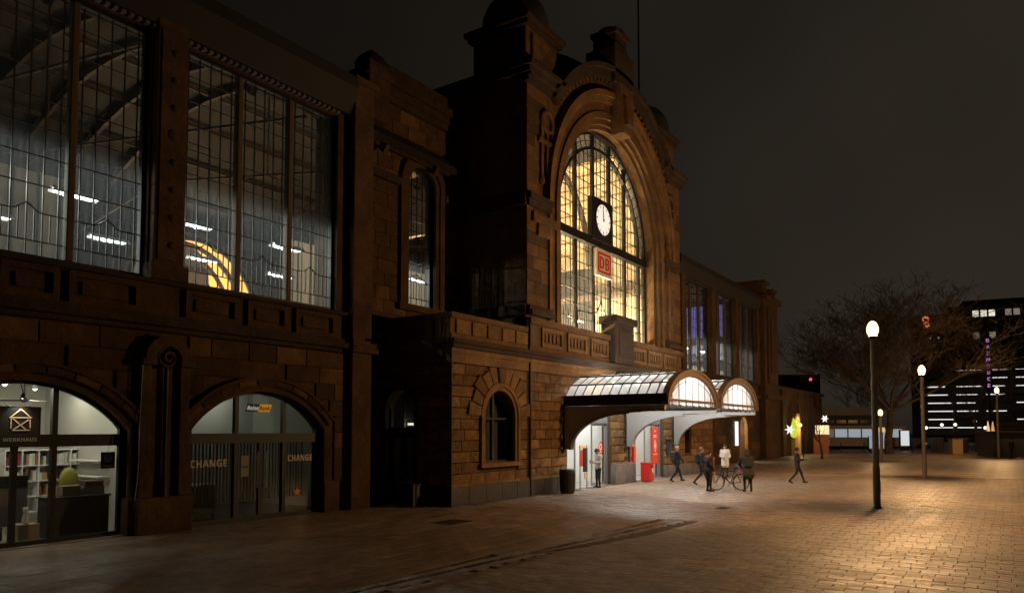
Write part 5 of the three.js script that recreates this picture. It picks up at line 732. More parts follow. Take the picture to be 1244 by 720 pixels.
streetLamp(79.7, -0.9, 6.4, 120, 'tall street lamp with glowing head beside the dark kiosk and parasols');
streetLamp(66.2, -8.7, 4.2, 30, 'shorter street lamp with small glowing head near the bus');

// ------------------------------------------------------------------ people
const SKIN = [0.42, 0.25, 0.17];
function sdfMesh(bones, lo, hi, res, k = 0.03) {
  const size = Math.max(hi[0] - lo[0], hi[1] - lo[1], hi[2] - lo[2]), c = [0, 1, 2].map(i => (lo[i] + hi[i]) / 2), mc = new MarchingCubes(res, new THREE.MeshStandardMaterial(), false, false, 120000);
  mc.isolation = 0; const half = res / 2, f = mc.field, dist = new Float32Array(bones.length);
  const B = bones.map(b => { const d = [b.b[0] - b.a[0], b.b[1] - b.a[1], b.b[2] - b.a[2]]; return { ...b, d, l2: d[0] * d[0] + d[1] * d[1] + d[2] * d[2] || 1e-9 }; });
  const one = (p, b) => { const px = p[0] - b.a[0], py = p[1] - b.a[1], pz = p[2] - b.a[2], t = Math.max(0, Math.min(1, (px * b.d[0] + py * b.d[1] + pz * b.d[2]) / b.l2)); const qx = px - b.d[0] * t, qy = py - b.d[1] * t, qz = pz - b.d[2] * t; return Math.sqrt(qx * qx + qy * qy + qz * qz) - (b.r + (b.s - b.r) * t); };
  const p = [0, 0, 0]; const scale = size / 2 * 1.06;
  for (let z = 0; z < res; z++) for (let y = 0; y < res; y++) for (let x = 0; x < res; x++) {
    p[0] = c[0] + (x - half) / half * scale; p[1] = c[1] + (y - half) / half * scale; p[2] = c[2] + (z - half) / half * scale;
    let d = 9; for (const b of B) { const e = one(p, b); if (e > d + k) continue; if (e < d - k) { d = e; continue; } const h = Math.max(0, k - Math.abs(d - e)) / k; d = Math.min(d, e) - h * h * k * 0.25; }
    f[x + y * res + z * res * res] = -d;
  }
  mc.update();
  const n = mc.count, pos = new Float32Array(n * 3), nor = new Float32Array(n * 3), colr = new Float32Array(n * 3);
  for (let i = 0; i < n; i++) {
    const q = [0, 1, 2].map(j => c[j] + mc.positionArray[3 * i + j] * scale); let best = 9, bc = [1, 1, 1]; for (const b of B) { const e = one(q, b) - (b.bias || 0); if (e < best) { best = e; bc = b.c; } }
    for (let j = 0; j < 3; j++) { pos[3 * i + j] = q[j]; nor[3 * i + j] = mc.normalArray[3 * i + j]; colr[3 * i + j] = bc[j]; }
  }
  const g = new THREE.BufferGeometry(); g.setAttribute('position', new THREE.BufferAttribute(pos, 3)); g.setAttribute('normal', new THREE.BufferAttribute(nor, 3)); g.setAttribute('color', new THREE.BufferAttribute(colr, 3)); return g;
}
const bone = (a, b, r, s, c, bias = 0) => ({ a, b, r, s, c, bias });
function handGeo() {          // palm hangs along -y, fingers slightly curled toward +z, thumb off the +x side
  const bs = [bone([-0.018, -0.02, 0], [-0.022, -0.075, 0.004], 0.019, 0.017, SKIN), bone([0.018, -0.02, 0], [0.02, -0.075, 0.004], 0.019, 0.017, SKIN), bone([0, 0.03, 0], [0, -0.04, 0], 0.024, 0.024, SKIN)];
  [[-0.031, 0.055], [-0.010, 0.075], [0.011, 0.082], [0.032, 0.072]].forEach(([x, l]) => { bs.push(bone([x * 0.9, -0.08, 0.004], [x, -0.08 - l * 0.5, 0.018], 0.0095, 0.009, SKIN), bone([x, -0.08 - l * 0.5, 0.018], [x, -0.08 - l * 0.85, 0.045], 0.009, 0.0078, SKIN)); });
  bs.push(bone([0.028, -0.03, 0.01], [0.052, -0.06, 0.03], 0.013, 0.011, SKIN), bone([0.052, -0.06, 0.03], [0.056, -0.09, 0.045], 0.011, 0.009, SKIN));
  return sdfMesh(bs, [-0.08, -0.19, -0.05], [0.08, 0.06, 0.08], 64, 0.008);
}
function headGeo() {
  const S = SKIN, dk = [0.02, 0.015, 0.012], lip = [0.34, 0.12, 0.1];
  const bs = [bone([0, 0.13, -0.012], [0, 0.145, -0.02], 0.088, 0.09, S), bone([0, 0.045, 0.022], [0, 0.09, 0.02], 0.056, 0.066, S), bone([0, 0.015, 0.045], [0, 0.02, 0.05], 0.03, 0.03, S), bone([0, 0.115, 0.088], [0, 0.078, 0.106], 0.009, 0.014, S), bone([-0.014, 0.075, 0.094], [0.014, 0.075, 0.094], 0.01, 0.01, S),
    bone([-0.022, 0.043, 0.083], [0.022, 0.043, 0.083], 0.0075, 0.0075, lip, 0.004), bone([-0.032, 0.108, 0.076], [-0.03, 0.108, 0.077], 0.011, 0.011, dk, 0.003), bone([0.032, 0.108, 0.076], [0.03, 0.108, 0.077], 0.011, 0.011, dk, 0.003), bone([-0.05, 0.128, 0.072], [-0.018, 0.13, 0.084], 0.007, 0.007, [0.1, 0.06, 0.04], 0.002), bone([0.05, 0.128, 0.072], [0.018, 0.13, 0.084], 0.007, 0.007, [0.1, 0.06, 0.04], 0.002),
    bone([-0.088, 0.1, -0.005], [-0.094, 0.075, -0.003], 0.018, 0.012, S), bone([0.088, 0.1, -0.005], [0.094, 0.075, -0.003], 0.018, 0.012, S), bone([0, 0.05, -0.02], [0, -0.06, -0.03], 0.052, 0.056, S)];
  return sdfMesh(bs, [-0.13, -0.08, -0.13], [0.13, 0.25, 0.13], 72, 0.02);
}
function hairGeo(long) { const c = [1, 1, 1], bs = [bone([0, 0.165, -0.03], [0, 0.17, -0.025], 0.092, 0.094, c), bone([-0.06, 0.12, -0.05], [0.06, 0.12, -0.05], 0.055, 0.055, c), bone([-0.07, 0.17, 0.03], [0.07, 0.17, 0.03], 0.036, 0.036, c)]; if (long) bs.push(bone([-0.05, 0.1, -0.06], [-0.06, -0.06, -0.06], 0.05, 0.04, c), bone([0.05, 0.1, -0.06], [0.06, -0.06, -0.06], 0.05, 0.04, c)); return sdfMesh(bs, [-0.14, -0.12, -0.14], [0.14, 0.28, 0.14], 40, 0.03); }
const HAND = handGeo(), HEAD = headGeo(), HAIR = [hairGeo(false), hairGeo(true)];
const mirrorX = g => { const q = g.clone(); q.scale(-1, 1, 1); const p = q.attributes; for (const a of Object.values(p)) for (let i = 0; i < a.count; i += 3) for (let j = 0; j < 3; j++) { const t = a.array[3 * (i + 1) + j]; a.array[3 * (i + 1) + j] = a.array[3 * (i + 2) + j]; a.array[3 * (i + 2) + j] = t; } return q; };
const skinMat = new THREE.MeshStandardMaterial({ color: 0xffffff, vertexColors: true, roughness: 0.85 });
// pose: joints in metres for a body facing +z, y up
function person(label, pos, face, o) {
  const t = thing('person', label, 'person', pos, face, o.group); const s = (o.h || 1.74) / 1.74, jk = o.jacket, pt = o.pants, sh = o.shoes || [0.02, 0.018, 0.016];
  const lean = o.lean || 0, hipY = o.hipY || 0.93, ch = (y, z = 0) => [0, hipY + (y - 0.93) * Math.cos(lean), (o.hipZ || 0) + (y - 0.93) * Math.sin(lean) + z * Math.cos(lean)];
  const add = (p, d) => [p[0] + d[0], p[1] + d[1], p[2] + d[2]];
  const pel = ch(0.96), wai = ch(1.1), che = ch(1.3), nec = ch(1.46), bs = [];
  const hipL = add(ch(0.93), [0.095, 0, 0]), hipR = add(ch(0.93), [-0.095, 0, 0]), shL = add(ch(1.41), [0.185, 0, 0]), shR = add(ch(1.41), [-0.185, 0, 0]);
  const bulk = (o.bulk || 1) * 1.1;
  bs.push(bone(add(pel, [-0.07, 0, 0]), add(pel, [0.07, 0, 0]), 0.115 * bulk, 0.115 * bulk, jk), bone(wai, che, 0.125 * bulk, 0.13 * bulk, jk), bone(add(wai, [-0.06, 0, 0]), add(che, [-0.08, 0, 0]), 0.1 * bulk, 0.115 * bulk, jk), bone(add(wai, [0.06, 0, 0]), add(che, [0.08, 0, 0]), 0.1 * bulk, 0.115 * bulk, jk), bone(shL, shR, 0.078 * bulk, 0.078 * bulk, jk), bone(che, nec, 0.1, 0.062, jk), bone(nec, ch(1.5), 0.06, 0.055, o.scarf || jk));
  if (o.coat) bs.push(bone(add(pel, [-0.06, 0, 0]), add(ch(0.66), [-0.07, 0, 0]), 0.12 * bulk, 0.13 * bulk, jk), bone(add(pel, [0.06, 0, 0]), add(ch(0.66), [0.07, 0, 0]), 0.12 * bulk, 0.13 * bulk, jk));
  if (o.hood) bs.push(bone(ch(1.47, -0.09), ch(1.54, -0.1), 0.09, 0.08, jk));
  for (const [hip, kn, an, yaw, pit] of [[hipL, ...o.legL], [hipR, ...o.legR]]) { bs.push(bone(hip, kn, 0.092, 0.06, pt), bone(kn, an, 0.06, 0.042, pt)); const c = Math.cos(yaw || 0), sn = Math.sin(yaw || 0), pp = pit || 0; const heel = add(an, [-sn * 0.03, -0.035, -c * 0.03]), toe = add(an, [sn * 0.15, -0.045 - Math.sin(pp) * 0.12, c * 0.15 * Math.cos(pp)]); bs.push(bone(heel, toe, 0.042, 0.034, sh, 0.004)); }
  for (const [sho, el, wr] of [[shL, ...o.armL], [shR, ...o.armR]]) bs.push(bone(sho, el, 0.062 * bulk, 0.052 * bulk, jk), bone(el, wr, 0.05 * bulk, 0.04, jk));
  const all = bs.flatMap(b => [b.a, b.b]), lo = [0, 1, 2].map(i => Math.min(...all.map(p => p[i])) - 0.16), hi = [0, 1, 2].map(i => Math.max(...all.map(p => p[i])) + 0.16);
  const geos = [sdfMesh(bs, lo, hi, o.res || 84, 0.045)];
  // hands
  [[o.armL, false], [o.armR, true]].forEach(([arm, right]) => { const [el, wr] = arm, d = V(wr[0] - el[0], wr[1] - el[1], wr[2] - el[2]).normalize(), g = right ? HAND.clone() : mirrorX(HAND); g.applyQuaternion(new THREE.Quaternion().setFromUnitVectors(V(0, -1, 0), d)); g.translate(wr[0], wr[1], wr[2]); geos.push(g); });
  // head
  const hd = HEAD.clone(), hm = new THREE.Matrix4().makeRotationFromEuler(new THREE.Euler(o.nod || 0, o.turn || 0, 0, 'YXZ')).setPosition(...ch(1.52, 0.015)); hd.applyMatrix4(hm); geos.push(hd);
  const body = mergeGeometries(geos); body.scale(s, s, s); const m = new THREE.Mesh(body, skinMat); m.name = 'body'; m.castShadow = m.receiveShadow = true; t.add(m);
  if (!o.hooded) { const hg = HAIR[o.long ? 1 : 0].clone(); hg.deleteAttribute('color'); hg.applyMatrix4(hm); hg.scale(s, s, s); raw('hair', hg, std(...(o.hair || [0.03, 0.02, 0.012]), 0.8), t); }
  else { const g = sdfMesh([bone([0, 0.15, -0.03], [0, 0.16, -0.02], 0.125, 0.125, jk), bone([0, 0.05, -0.05], [0, 0.0, -0.06], 0.1, 0.11, jk)], [-0.18, -0.15, -0.2], [0.18, 0.32, 0.15], 40, 0.04); g.deleteAttribute('color'); g.applyMatrix4(hm); g.scale(s, s, s); raw('hood', g, std(...jk, 0.9), t); }
  if (o.pack) { const g = rb(-0.15, 0.15, -0.24, 0.22, -0.09, 0.09, 0.06, 3); g.rotateX(lean); const c = ch(1.25, -0.22); g.translate(...c); g.scale(s, s, s); obj('backpack', g, std(...o.pack, 0.85), t); }
  if (o.bag) { const w = o.armR[1]; obj('bag', [new THREE.SphereGeometry(0.14, 12, 10).scale(0.7, 1.35, 0.45).translate(w[0], w[1] - 0.36, w[2] + 0.02), tube([V(w[0] - 0.05, w[1] - 0.22, w[2] + 0.02), V(w[0], w[1] - 0.1, w[2] + 0.03), V(w[0] + 0.05, w[1] - 0.22, w[2] + 0.02)], 0.008, 10, 5)], std(...o.bag, 0.7), t); }
  if (o.phone) { const w = o.armR[1]; obj('phone', rb(w[0] - 0.035, w[0] + 0.035, w[1] - 0.06, w[1] + 0.09, w[2] + 0.1, w[2] + 0.11, 0.006), M.black, t); }
  if (o.scarfMesh) { const g = new THREE.TorusGeometry(0.085, 0.038, 8, 18); g.rotateX(Math.PI / 2); g.translate(...ch(1.47, 0.01)); g.scale(s, s, s); obj('scarf', g, std(...o.scarfMesh, 0.9), t); }
  return t;
}
const faceDir = (dx, dz) => Math.atan2(dx, dz), RIGHT = faceDir(0.562, 0.827), LEFT = faceDir(-0.562, -0.827), AWAY = faceDir(0.827, -0.562), TOCAM = faceDir(-0.827, 0.562);
const stand = { legL: [[0.1, 0.5, 0.02], [0.1, 0.09, -0.01], 0.2], legR: [[-0.1, 0.5, 0.015], [-0.11, 0.09, 0], -0.2] };
const walk = { legL: [[0.09, 0.52, 0.17], [0.09, 0.1, 0.30], 0, -0.1], legR: [[-0.09, 0.5, -0.06], [-0.09, 0.15, -0.36], 0, 0.7], hipY: 0.9 };
const walk2 = { legL: [[0.09, 0.5, -0.03], [0.09, 0.16, -0.33], 0, 0.7], legR: [[-0.09, 0.52, 0.15], [-0.09, 0.1, 0.26], 0, -0.05], hipY: 0.905 };
const armsDown = { armL: [[0.25, 1.14, -0.03], [0.25, 0.9, 0.06]], armR: [[-0.25, 1.14, -0.03], [-0.25, 0.9, 0.06]] }, swing = { armL: [[0.25, 1.15, -0.12], [0.24, 0.94, -0.1]], armR: [[-0.25, 1.14, 0.07], [-0.23, 0.97, 0.25]] };
const hold = { armL: [[0.24, 1.13, 0.04], [0.08, 1.15, 0.27]], armR: [[-0.24, 1.13, 0.04], [-0.06, 1.15, 0.29]] };
const BLK = [0.014, 0.014, 0.015], NAVY = [0.014, 0.015, 0.02];
person('person in a pale grey jacket and black trousers standing in the lit doorway looking down', [29.15, 0, T + 0.42], LEFT + 0.5, { ...stand, ...hold, jacket: [0.5, 0.49, 0.47], pants: BLK, nod: 0.55, phone: true, h: 1.72 });
person('fair haired person in a black coat striding past the doors with the red banner', [34.7, 0, -13.7], RIGHT + 0.25, { ...walk, ...swing, jacket: BLK, pants: [0.02, 0.02, 0.022], hair: [0.4, 0.26, 0.1], h: 1.78, pack: [0.03, 0.03, 0.032] });
person('person in dark clothes with a dark backpack walking beside another in a red scarf', [33.2, 0, -11.9], RIGHT - 0.1, { ...walk2, ...swing, jacket: NAVY, pants: [0.02, 0.022, 0.03], pack: BLK, h: 1.76, bulk: 1.05, hair: [0.12, 0.08, 0.05] });
person('person in black with a rust red scarf standing with hands raised and a pale bag', [30.0, 0, -10.45], RIGHT + 0.3, { ...stand, armL: [[0.24, 1.14, 0.06], [0.1, 1.32, 0.24]], armR: [[-0.25, 1.14, -0.02], [-0.25, 0.92, 0.08]], jacket: [0.035, 0.014, 0.011], pants: BLK, scarfMesh: [0.35, 0.05, 0.03], bag: [0.55, 0.48, 0.4], h: 1.7 });
person('person in a long white coat with dark trousers facing the square behind the bicycle', [39.5, 0, -12.85], TOCAM, { ...stand, armL: [[0.25, 1.14, 0.02], [0.16, 1.05, 0.22]], armR: [[-0.25, 1.14, 0.02], [-0.16, 1.05, 0.22]], jacket: [0.72, 0.68, 0.62], coat: true, pants: BLK, h: 1.75, long: true });
person('hooded person in a dark coat bending over the parked bicycle', [30.72, 0, -9.05], AWAY - 0.1, { ...stand, legL: [[0.12, 0.5, 0.06], [0.13, 0.09, 0], 0.2], legR: [[-0.12, 0.5, 0.06], [-0.13, 0.09, 0], -0.2], lean: 0.42, hipY: 0.92, hipZ: -0.06, armL: [[0.26, 1.12, 0.34], [0.14, 0.95, 0.5]], armR: [[-0.26, 1.12, 0.34], [-0.14, 0.95, 0.5]], jacket: [0.03, 0.024, 0.018], coat: true, hooded: true, pack: [0.018, 0.018, 0.015], pants: BLK, nod: 0.5, h: 1.78, bulk: 1.08 });
person('person in a black jacket walking alone across the open paving', [36.9, 0, -8.5], RIGHT - 0.3, { ...walk, ...hold, jacket: BLK, pants: [0.02, 0.02, 0.024], scarf: [0.2, 0.12, 0.08], phone: true, h: 1.72, hair: [0.05, 0.03, 0.02] });
person('dark clothed person standing by the kerb before the bus', [96, 0, -13.9], TOCAM + 0.6, { ...stand, ...armsDown, jacket: BLK, pants: BLK, res: 56 });
person('dark clothed person with pale hood waiting beside another before the bus', [94.5, 0, -13.1], AWAY, { ...stand, ...armsDown, jacket: [0.05, 0.045, 0.04], pants: BLK, res: 56, h: 1.8, hood: true });
person('dark clothed person standing at the kiosk under the far street lamp', [79.0, 0, 0.05], AWAY + 0.3, { ...stand, ...armsDown, jacket: BLK, pants: BLK, res: 56 });

// ------------------------------------------------------------------ bicycle
{
  const t = thing('bicycle', 'dark bicycle parked in front of the bending hooded person', 'bicycle', [31.1, 0, -9.95], -0.98 + Math.PI);  // its length runs along local x, front wheel at +x
  const wheel = (x, name) => { const w = grp(name, t); const ty = new THREE.TorusGeometry(0.335, 0.02, 8, 36); ty.translate(x, 0.355, 0); obj('tyre', ty, M.black, w); const rim = new THREE.TorusGeometry(0.31, 0.01, 6, 36); rim.translate(x, 0.355, 0); obj('rim', rim, M.steel, w); const sp = []; for (let k = 0; k < 16; k++) { const q = k * Math.PI / 8; sp.push(rod(V(x, 0.355, k % 2 ? 0.025 : -0.025), V(x + 0.31 * Math.cos(q), 0.355 + 0.31 * Math.sin(q), 0), 0.0022, 0.0022, 4)); } obj('spokes', sp, M.steel, w); obj('hub', rod(V(x, 0.355, -0.05), V(x, 0.355, 0.05), 0.022, 0.022, 8, true), M.steel, w); };
  wheel(0.55, 'front_wheel'); wheel(-0.5, 'rear_wheel');
  const fm = std(0.03, 0.03, 0.033, 0.35), H = V(0.34, 0.82, 0), H2 = V(0.37, 0.68, 0), BB = V(-0.06, 0.3, 0), S = V(-0.22, 0.82, 0), RA = V(-0.5, 0.355, 0);
  obj('frame', [rod(H2, BB, 0.024, 0.024, 8), rod(H, S, 0.019, 0.019, 8), rod(BB, V(-0.24, 0.88, 0), 0.019, 0.017, 8), rod(H2, V(0.335, 0.9, 0), 0.022, 0.022, 8), ...[-0.05, 0.05].flatMap(z => [rod(BB, V(-0.5, 0.355, z), 0.011, 0.011, 6), rod(S, V(-0.5, 0.355, z), 0.01, 0.01, 6)])], fm, t);
  obj('fork', [...[-0.05, 0.05].map(z => rod(V(0.38, 0.68, z), V(0.55, 0.355, z), 0.014, 0.011, 6)), rod(V(0.38, 0.68, -0.055), V(0.38, 0.68, 0.055), 0.016, 0.016, 6)], fm, t);
  obj('handlebar', [rod(V(0.335, 0.9, 0), V(0.32, 1.0, 0), 0.015, 0.015, 8), tube([V(0.2, 1.0, -0.3), V(0.3, 1.03, -0.2), V(0.36, 1.0, 0), V(0.3, 1.03, 0.2), V(0.2, 1.0, 0.3)], 0.013, 16, 6)], M.black, t);
  const sd = new THREE.SphereGeometry(0.13, 14, 10); sd.scale(1.05, 0.3, 0.6); sd.translate(-0.27, 0.95, 0); obj('saddle', [sd, rod(V(-0.24, 0.85, 0), V(-0.26, 0.93, 0), 0.014, 0.014, 6)], M.black, t);
  const cr = new THREE.TorusGeometry(0.09, 0.006, 6, 24); cr.translate(-0.06, 0.3, 0.06); obj('crank', [cr, bar(V(-0.06, 0.3, 0.075), V(0.05, 0.17, 0.075), 0.02, 0.015), bar(V(-0.06, 0.3, -0.075), V(-0.17, 0.43, -0.075), 0.02, 0.015), rb(0.0, 0.1, 0.155, 0.18, 0.08, 0.16, 0.006), rb(-0.22, -0.12, 0.42, 0.445, -0.16, -0.08, 0.006)], M.steel, t);
  obj('bottle', rod(V(0.16, 0.52, 0), V(0.06, 0.40, 0.0), 0.045, 0.045, 8, true).translate(0.03, 0.06, 0), M.dark, t); obj('rear_light', rb(-0.45, -0.4, 0.78, 0.84, -0.025, 0.025, 0.01), glow(0.9, 0.05, 0.03, 0.8), t); obj('mudguard', [ring(-0.5, 0.355, 0.365, 0.372, 0.4, Math.PI * 0.95, -0.028, 0.028, 20), ring(0.55, 0.355, 0.365, 0.372, 0.6, Math.PI * 1.0, -0.028, 0.028, 20)], M.black, t);
  obj('kickstand', rod(V(-0.1, 0.3, -0.05), V(-0.22, 0.01, -0.2), 0.01, 0.01, 6), M.black, t);
}

// ------------------------------------------------------------------ bare trees
function bareTree(name, label, pos, h, spread, depth, r0, group, limb = 5) {
  const t = thing(name, label, 'tree', pos, 0, group), trunk = [], twigs = [], minR = r0 * 0.04;
  function grow(a, dir, len, r, lv) {
    const n = lv < 2 ? 3 : 2; let p = a.clone(), d = dir.clone(), rc = r;
    for (let i = 0; i < n; i++) {
      const q = p.clone().addScaledVector(d, len / n), r2 = Math.max(minR, rc * (lv === 0 ? 0.9 : 0.85)); (lv < 2 ? trunk : twigs).push(rod(p, q, rc, r2, lv < 2 ? 8 : lv < 4 ? 5 : 3)); p = q; rc = r2;
      d.add(V(rr(-0.2, 0.2), rr(-0.06, 0.13), rr(-0.2, 0.2))).normalize();
      if (lv > 0 && lv < depth && rnd() < 0.8) { const sd = d.clone().add(V(rr(-1, 1), rr(-0.35, 0.55), rr(-1, 1)).multiplyScalar(0.95)).normalize(); grow(p, sd, len * rr(0.45, 0.7), Math.max(minR, rc * 0.55), lv + 1 + (lv > 2 && rnd() < 0.4 ? 1 : 0)); }
    }
    if (lv >= depth) return;
    const k = lv === 0 ? limb : 2, off = rnd() * 6;
    for (let i = 0; i < k; i++) { const q = off + i * Math.PI * 2 / k + rr(-0.5, 0.5), tilt = lv === 0 ? rr(0.2, 1.15) : rr(0.3, 0.8), side = V(Math.cos(q), 0, Math.sin(q)); const nd = d.clone().multiplyScalar(Math.cos(tilt)).addScaledVector(side, Math.sin(tilt) * spread).add(V(0, 0.06, 0)).normalize(); grow(p, nd, len * (lv === 0 ? rr(0.85, 1.1) : rr(0.66, 0.84)), Math.max(minR, rc * (lv === 0 ? 0.55 : 0.68)), lv + 1); }
  }
  grow(V(0, -0.05, 0), V(rr(-0.04, 0.04), 1, rr(-0.04, 0.04)).normalize(), h * 0.27, r0, 0);
  obj('trunk', trunk, M.bark, t); obj('crown', twigs, M.bark, t); return t;
}
bareTree('bare_tree', 'large bare spreading tree rising behind the tall street lamp', [86, 0, -10.6], 17.0, 1.25, 7, 0.42, null, 8);
bareTree('bare_tree', 'bare dark tree standing in front of the striped garage', [100, 0, -3.2], 11, 0.9, 6, 0.2, null, 4);
bareTree('bare_tree', 'bare tree by the road left of the large spreading tree', [118, 0, -17], 13, 1.0, 6, 0.25, null, 5);
bareTree('young_tree', 'slim young bare tree with lit star ornaments in the paving', [68, 0, -13.6], 5.2, 0.8, 5, 0.12, null, 4);

// ------------------------------------------------------------------ far side of the square
{ // parking garage with rows of lamps
  const t = thing('parking_garage', 'long dark parking garage with stacked rows of white strip lights', 'garage', [168, 0, -14], -1.36);
  // local x runs along the front, the front looks toward -z of the local frame turned to the square
  const W = 70, lv = 9, fh = 1.62;
  obj('core', bx(0, W, 0, 14.2, -20, -8), std(0.22, 0.2, 0.18, 0.85), t); obj('roof_slab', bx(-0.4, W + 0.4, 14.2, 14.6, -20.4, 0.4), M.roof, t);
  for (let k = 0; k < lv; k++) { const y = 1.6 + k * fh; obj('deck', bx(-0.2, W + 0.2, y - 0.22, y, -8, 0.2), std(0.22, 0.2, 0.18, 0.85), t);
    if (k > 0) for (let i = 0; i < 14; i++) { if (rnd() < 0.14 || (k > 6 && i < 2 && rnd() < 0.7)) continue; const x0 = 0.6 + i * 5, x1 = x0 + rr(3.0, 4.85); obj('strip_light', bx(x0, x1, y - 0.42, y - 0.24, -0.2, -0.05), glow(0.95, 0.95, 0.92, 0.85), t); } }
  for (let i = 0; i <= 14; i++) obj('column', bx(i * 5 - 0.2, i * 5 + 0.2, 0, 14.2, -0.6, -0.25), std(0.2, 0.18, 0.16, 0.85), t);
}
{
  const t = thing('tall_block', 'tall dark office block behind the garage with a few lit windows', 'building', [250, 0, -14], -1.42), W = 60;
  obj('wall', bx(0, W, 0, 38.5, -25, 0), std(0.16, 0.14, 0.12, 0.85), t); obj('roof_storey', bx(4, W, 38.5, 40.5, -22, -3), M.roof, t);
  const lit = glow(0.95, 0.88, 0.7, 0.8), dim = glow(0.3, 0.26, 0.2, 0.5), off = std(0.02, 0.02, 0.022, 0.2);
  for (let r = 0; r < 11; r++) for (let c = 0; c < 20; c++) { const on = (r === 10 && c > 1 && c < 5) || (r === 9 && c === 9), half = (r === 8 && (c === 2 || c === 4)) || (r === 10 && c > 5 && c < 8); obj('window', bx(2 + c * 2.0, 3.5 + c * 2.0, 3.2 + r * 3.2, 5.0 + r * 3.2, -0.02, 0.06), on ? lit : half ? dim : off, t); }
  obj('mast_light', [bx(11, 11.4, 40.5, 41.2, -12, -11.6)], glow(0.8, 0.9, 1, 1.5), t);
}
{
  const t = thing('vertical_sign', 'vertical violet neon letter sign in front of the tall dark block', 'sign', [162.5, 10.2, -3.0], -Math.PI / 2 + 0.15);
  obj('backing', bx(-0.6, 0.6, -0.4, 9.6, -0.4, -0.1), M.black, t); [...'BAZNOBCE'].forEach((c, i) => { const g = text(c, 0.62, 0.12, 1.15); g.translate(0, 8.9 - i * 1.2, 0); obj('letter', g, glow(0.62, 0.25, 0.66, 0.9), t); }); obj('mast', bx(-0.2, 0.2, -10.2, -0.4, -0.4, -0.1), M.dark, t);
}
{ // red neon far off and its dark tower
  const t = thing('distant_tower', 'distant dark tower with a small red glowing sign and dots of light', 'building', [300, 0, -28], -1.3); obj('wall', bx(1, 13, 0, 43.6, -12, 0), std(0.02, 0.017, 0.015, 0.8), t); const s = new THREE.TorusGeometry(0.8, 0.4, 6, 12); s.translate(4, 42.0, 0.4); const s2 = s.clone().translate(0.3, -1.8, 0); obj('red_sign', [s, s2], glow(1, 0.25, 0.12, 1.2), t); for (let k = 0; k < 9; k++) obj('window', bx(5 + k * 0.9, 5.6 + k * 0.9, 35 - (k % 3) * 2.6, 35.6 - (k % 3) * 2.6, 0, 0.1), glow(0.8, 0.85, 0.9, k % 3 ? 0.12 : 0.5), t);
}
{ // low station annex doorway lights, beyond the end pier
  const a = thing('lit_archway', 'yellow lit stone archway in the annex beyond the end pier', 'archway', [78.5, 0, -18.2]);
  obj('arch', [ring(0, 2.9, 1.0, 1.35, 0, Math.PI, -0.3, 0.25, 20), bx(-1.35, -1.0, 0, 2.9, -0.3, 0.25), bx(1.0, 1.35, 0, 2.9, -0.3, 0.25)], std(0.6, 0.42, 0.2, 0.8), a); obj('door', bx(-1.0, 1.0, 0, 3.9, -0.08, -0.04), std(0.5, 0.42, 0.3, 0.6), a);
  const l = thing('arch_lamp', 'bright lamp under the yellow lit stone archway', 'lamp', [78.5, 3.0, -17.7]); obj('globe', new THREE.SphereGeometry(0.14, 12, 10), glow(1, 0.88, 0.55, 5), l); obj('bracket', rod(V(0, 0.1, 0), V(0, 0.4, -0.4), 0.02, 0.02, 6), M.iron, l); const p = new THREE.PointLight(col(1, 0.72, 0.3), 9, 0, 2); p.castShadow = true; l.add(p);
  const l2 = thing('door_lamp', 'lamp lighting the doorway of the far wing beside the end pier', 'lamp', [59.3, 2.9, -18.9]); obj('globe', new THREE.SphereGeometry(0.15, 12, 10), glow(1, 0.95, 0.85, 5), l2); obj('stem', rod(V(0, 0.12, 0), V(0, 0.8, 0), 0.02, 0.02, 6), M.iron, l2); const p2 = new THREE.PointLight(col(1, 0.86, 0.6), 12, 0, 2); p2.castShadow = true; l2.add(p2);
  const ls = thing('door_light_panel', 'white vertical light panel beside the lit doorway of the far wing', 'light panel', [57.6, 1.3, L + 0.12]); obj('panel', rb(-0.3, 0.3, 0, 1.9, -0.05, 0.05, 0.02), glow(0.9, 0.93, 1, 0.9), ls); obj('frame', bx(-0.35, 0.35, -0.06, 0, -0.06, 0.06), M.iron, ls); const rl = rectLight(col(0.95, 0.96, 1), 2.2, 0.6, 1.9, [0, 0.95, 0.08], [0, 0.95, 9]); ls.add(rl); rl.lookAt(57.6, 1.5, 10); rl.castShadow = true;
  const k = thing('snack_kiosk', 'small lit snack kiosk with cream sign box and red counter beside the archway', 'kiosk', [83.0, 0, -16.6], 0.2); obj('body', rb(-1.1, 1.1, 0, 2.0, -0.8, 0.7, 0.03), std(0.3, 0.1, 0.06, 0.6), k); obj('sign_box', rb(-1.1, 1.1, 2.05, 3.0, -0.6, 0.75, 0.04), glow(1, 0.82, 0.48, 0.85), k); obj('display', bx(-0.9, 0.9, 0.9, 1.8, 0.7, 0.72), glow(0.8, 0.22, 0.1, 0.35), k);
  const st = thing('street_post', 'thin dark post with cap before the lit archway', 'post', [67.5, 0, -15.0]); obj('post', rod(V(0, 0, 0), V(0, 2.0, 0), 0.05, 0.05, 10), M.iron, st); obj('cap', new THREE.SphereGeometry(0.08, 10, 8).translate(0, 2.0, 0), M.iron, st);
}
function star(label, pos, r, c, k) { const t = thing('star_ornament', label, 'star', pos, -1.0); const s = new THREE.Shape(); for (let i = 0; i < 12; i++) { const q = i * Math.PI / 6, d = i % 2 ? r * 0.38 : r; s[i ? 'lineTo' : 'moveTo'](d * Math.cos(q), d * Math.sin(q)); } obj('star', prism(s, -0.06, 0.06), glow(...c, k), t); obj('hook', rod(V(0, r, 0), V(0, r + 0.4, 0), 0.01, 0.01, 5), M.iron, t); }
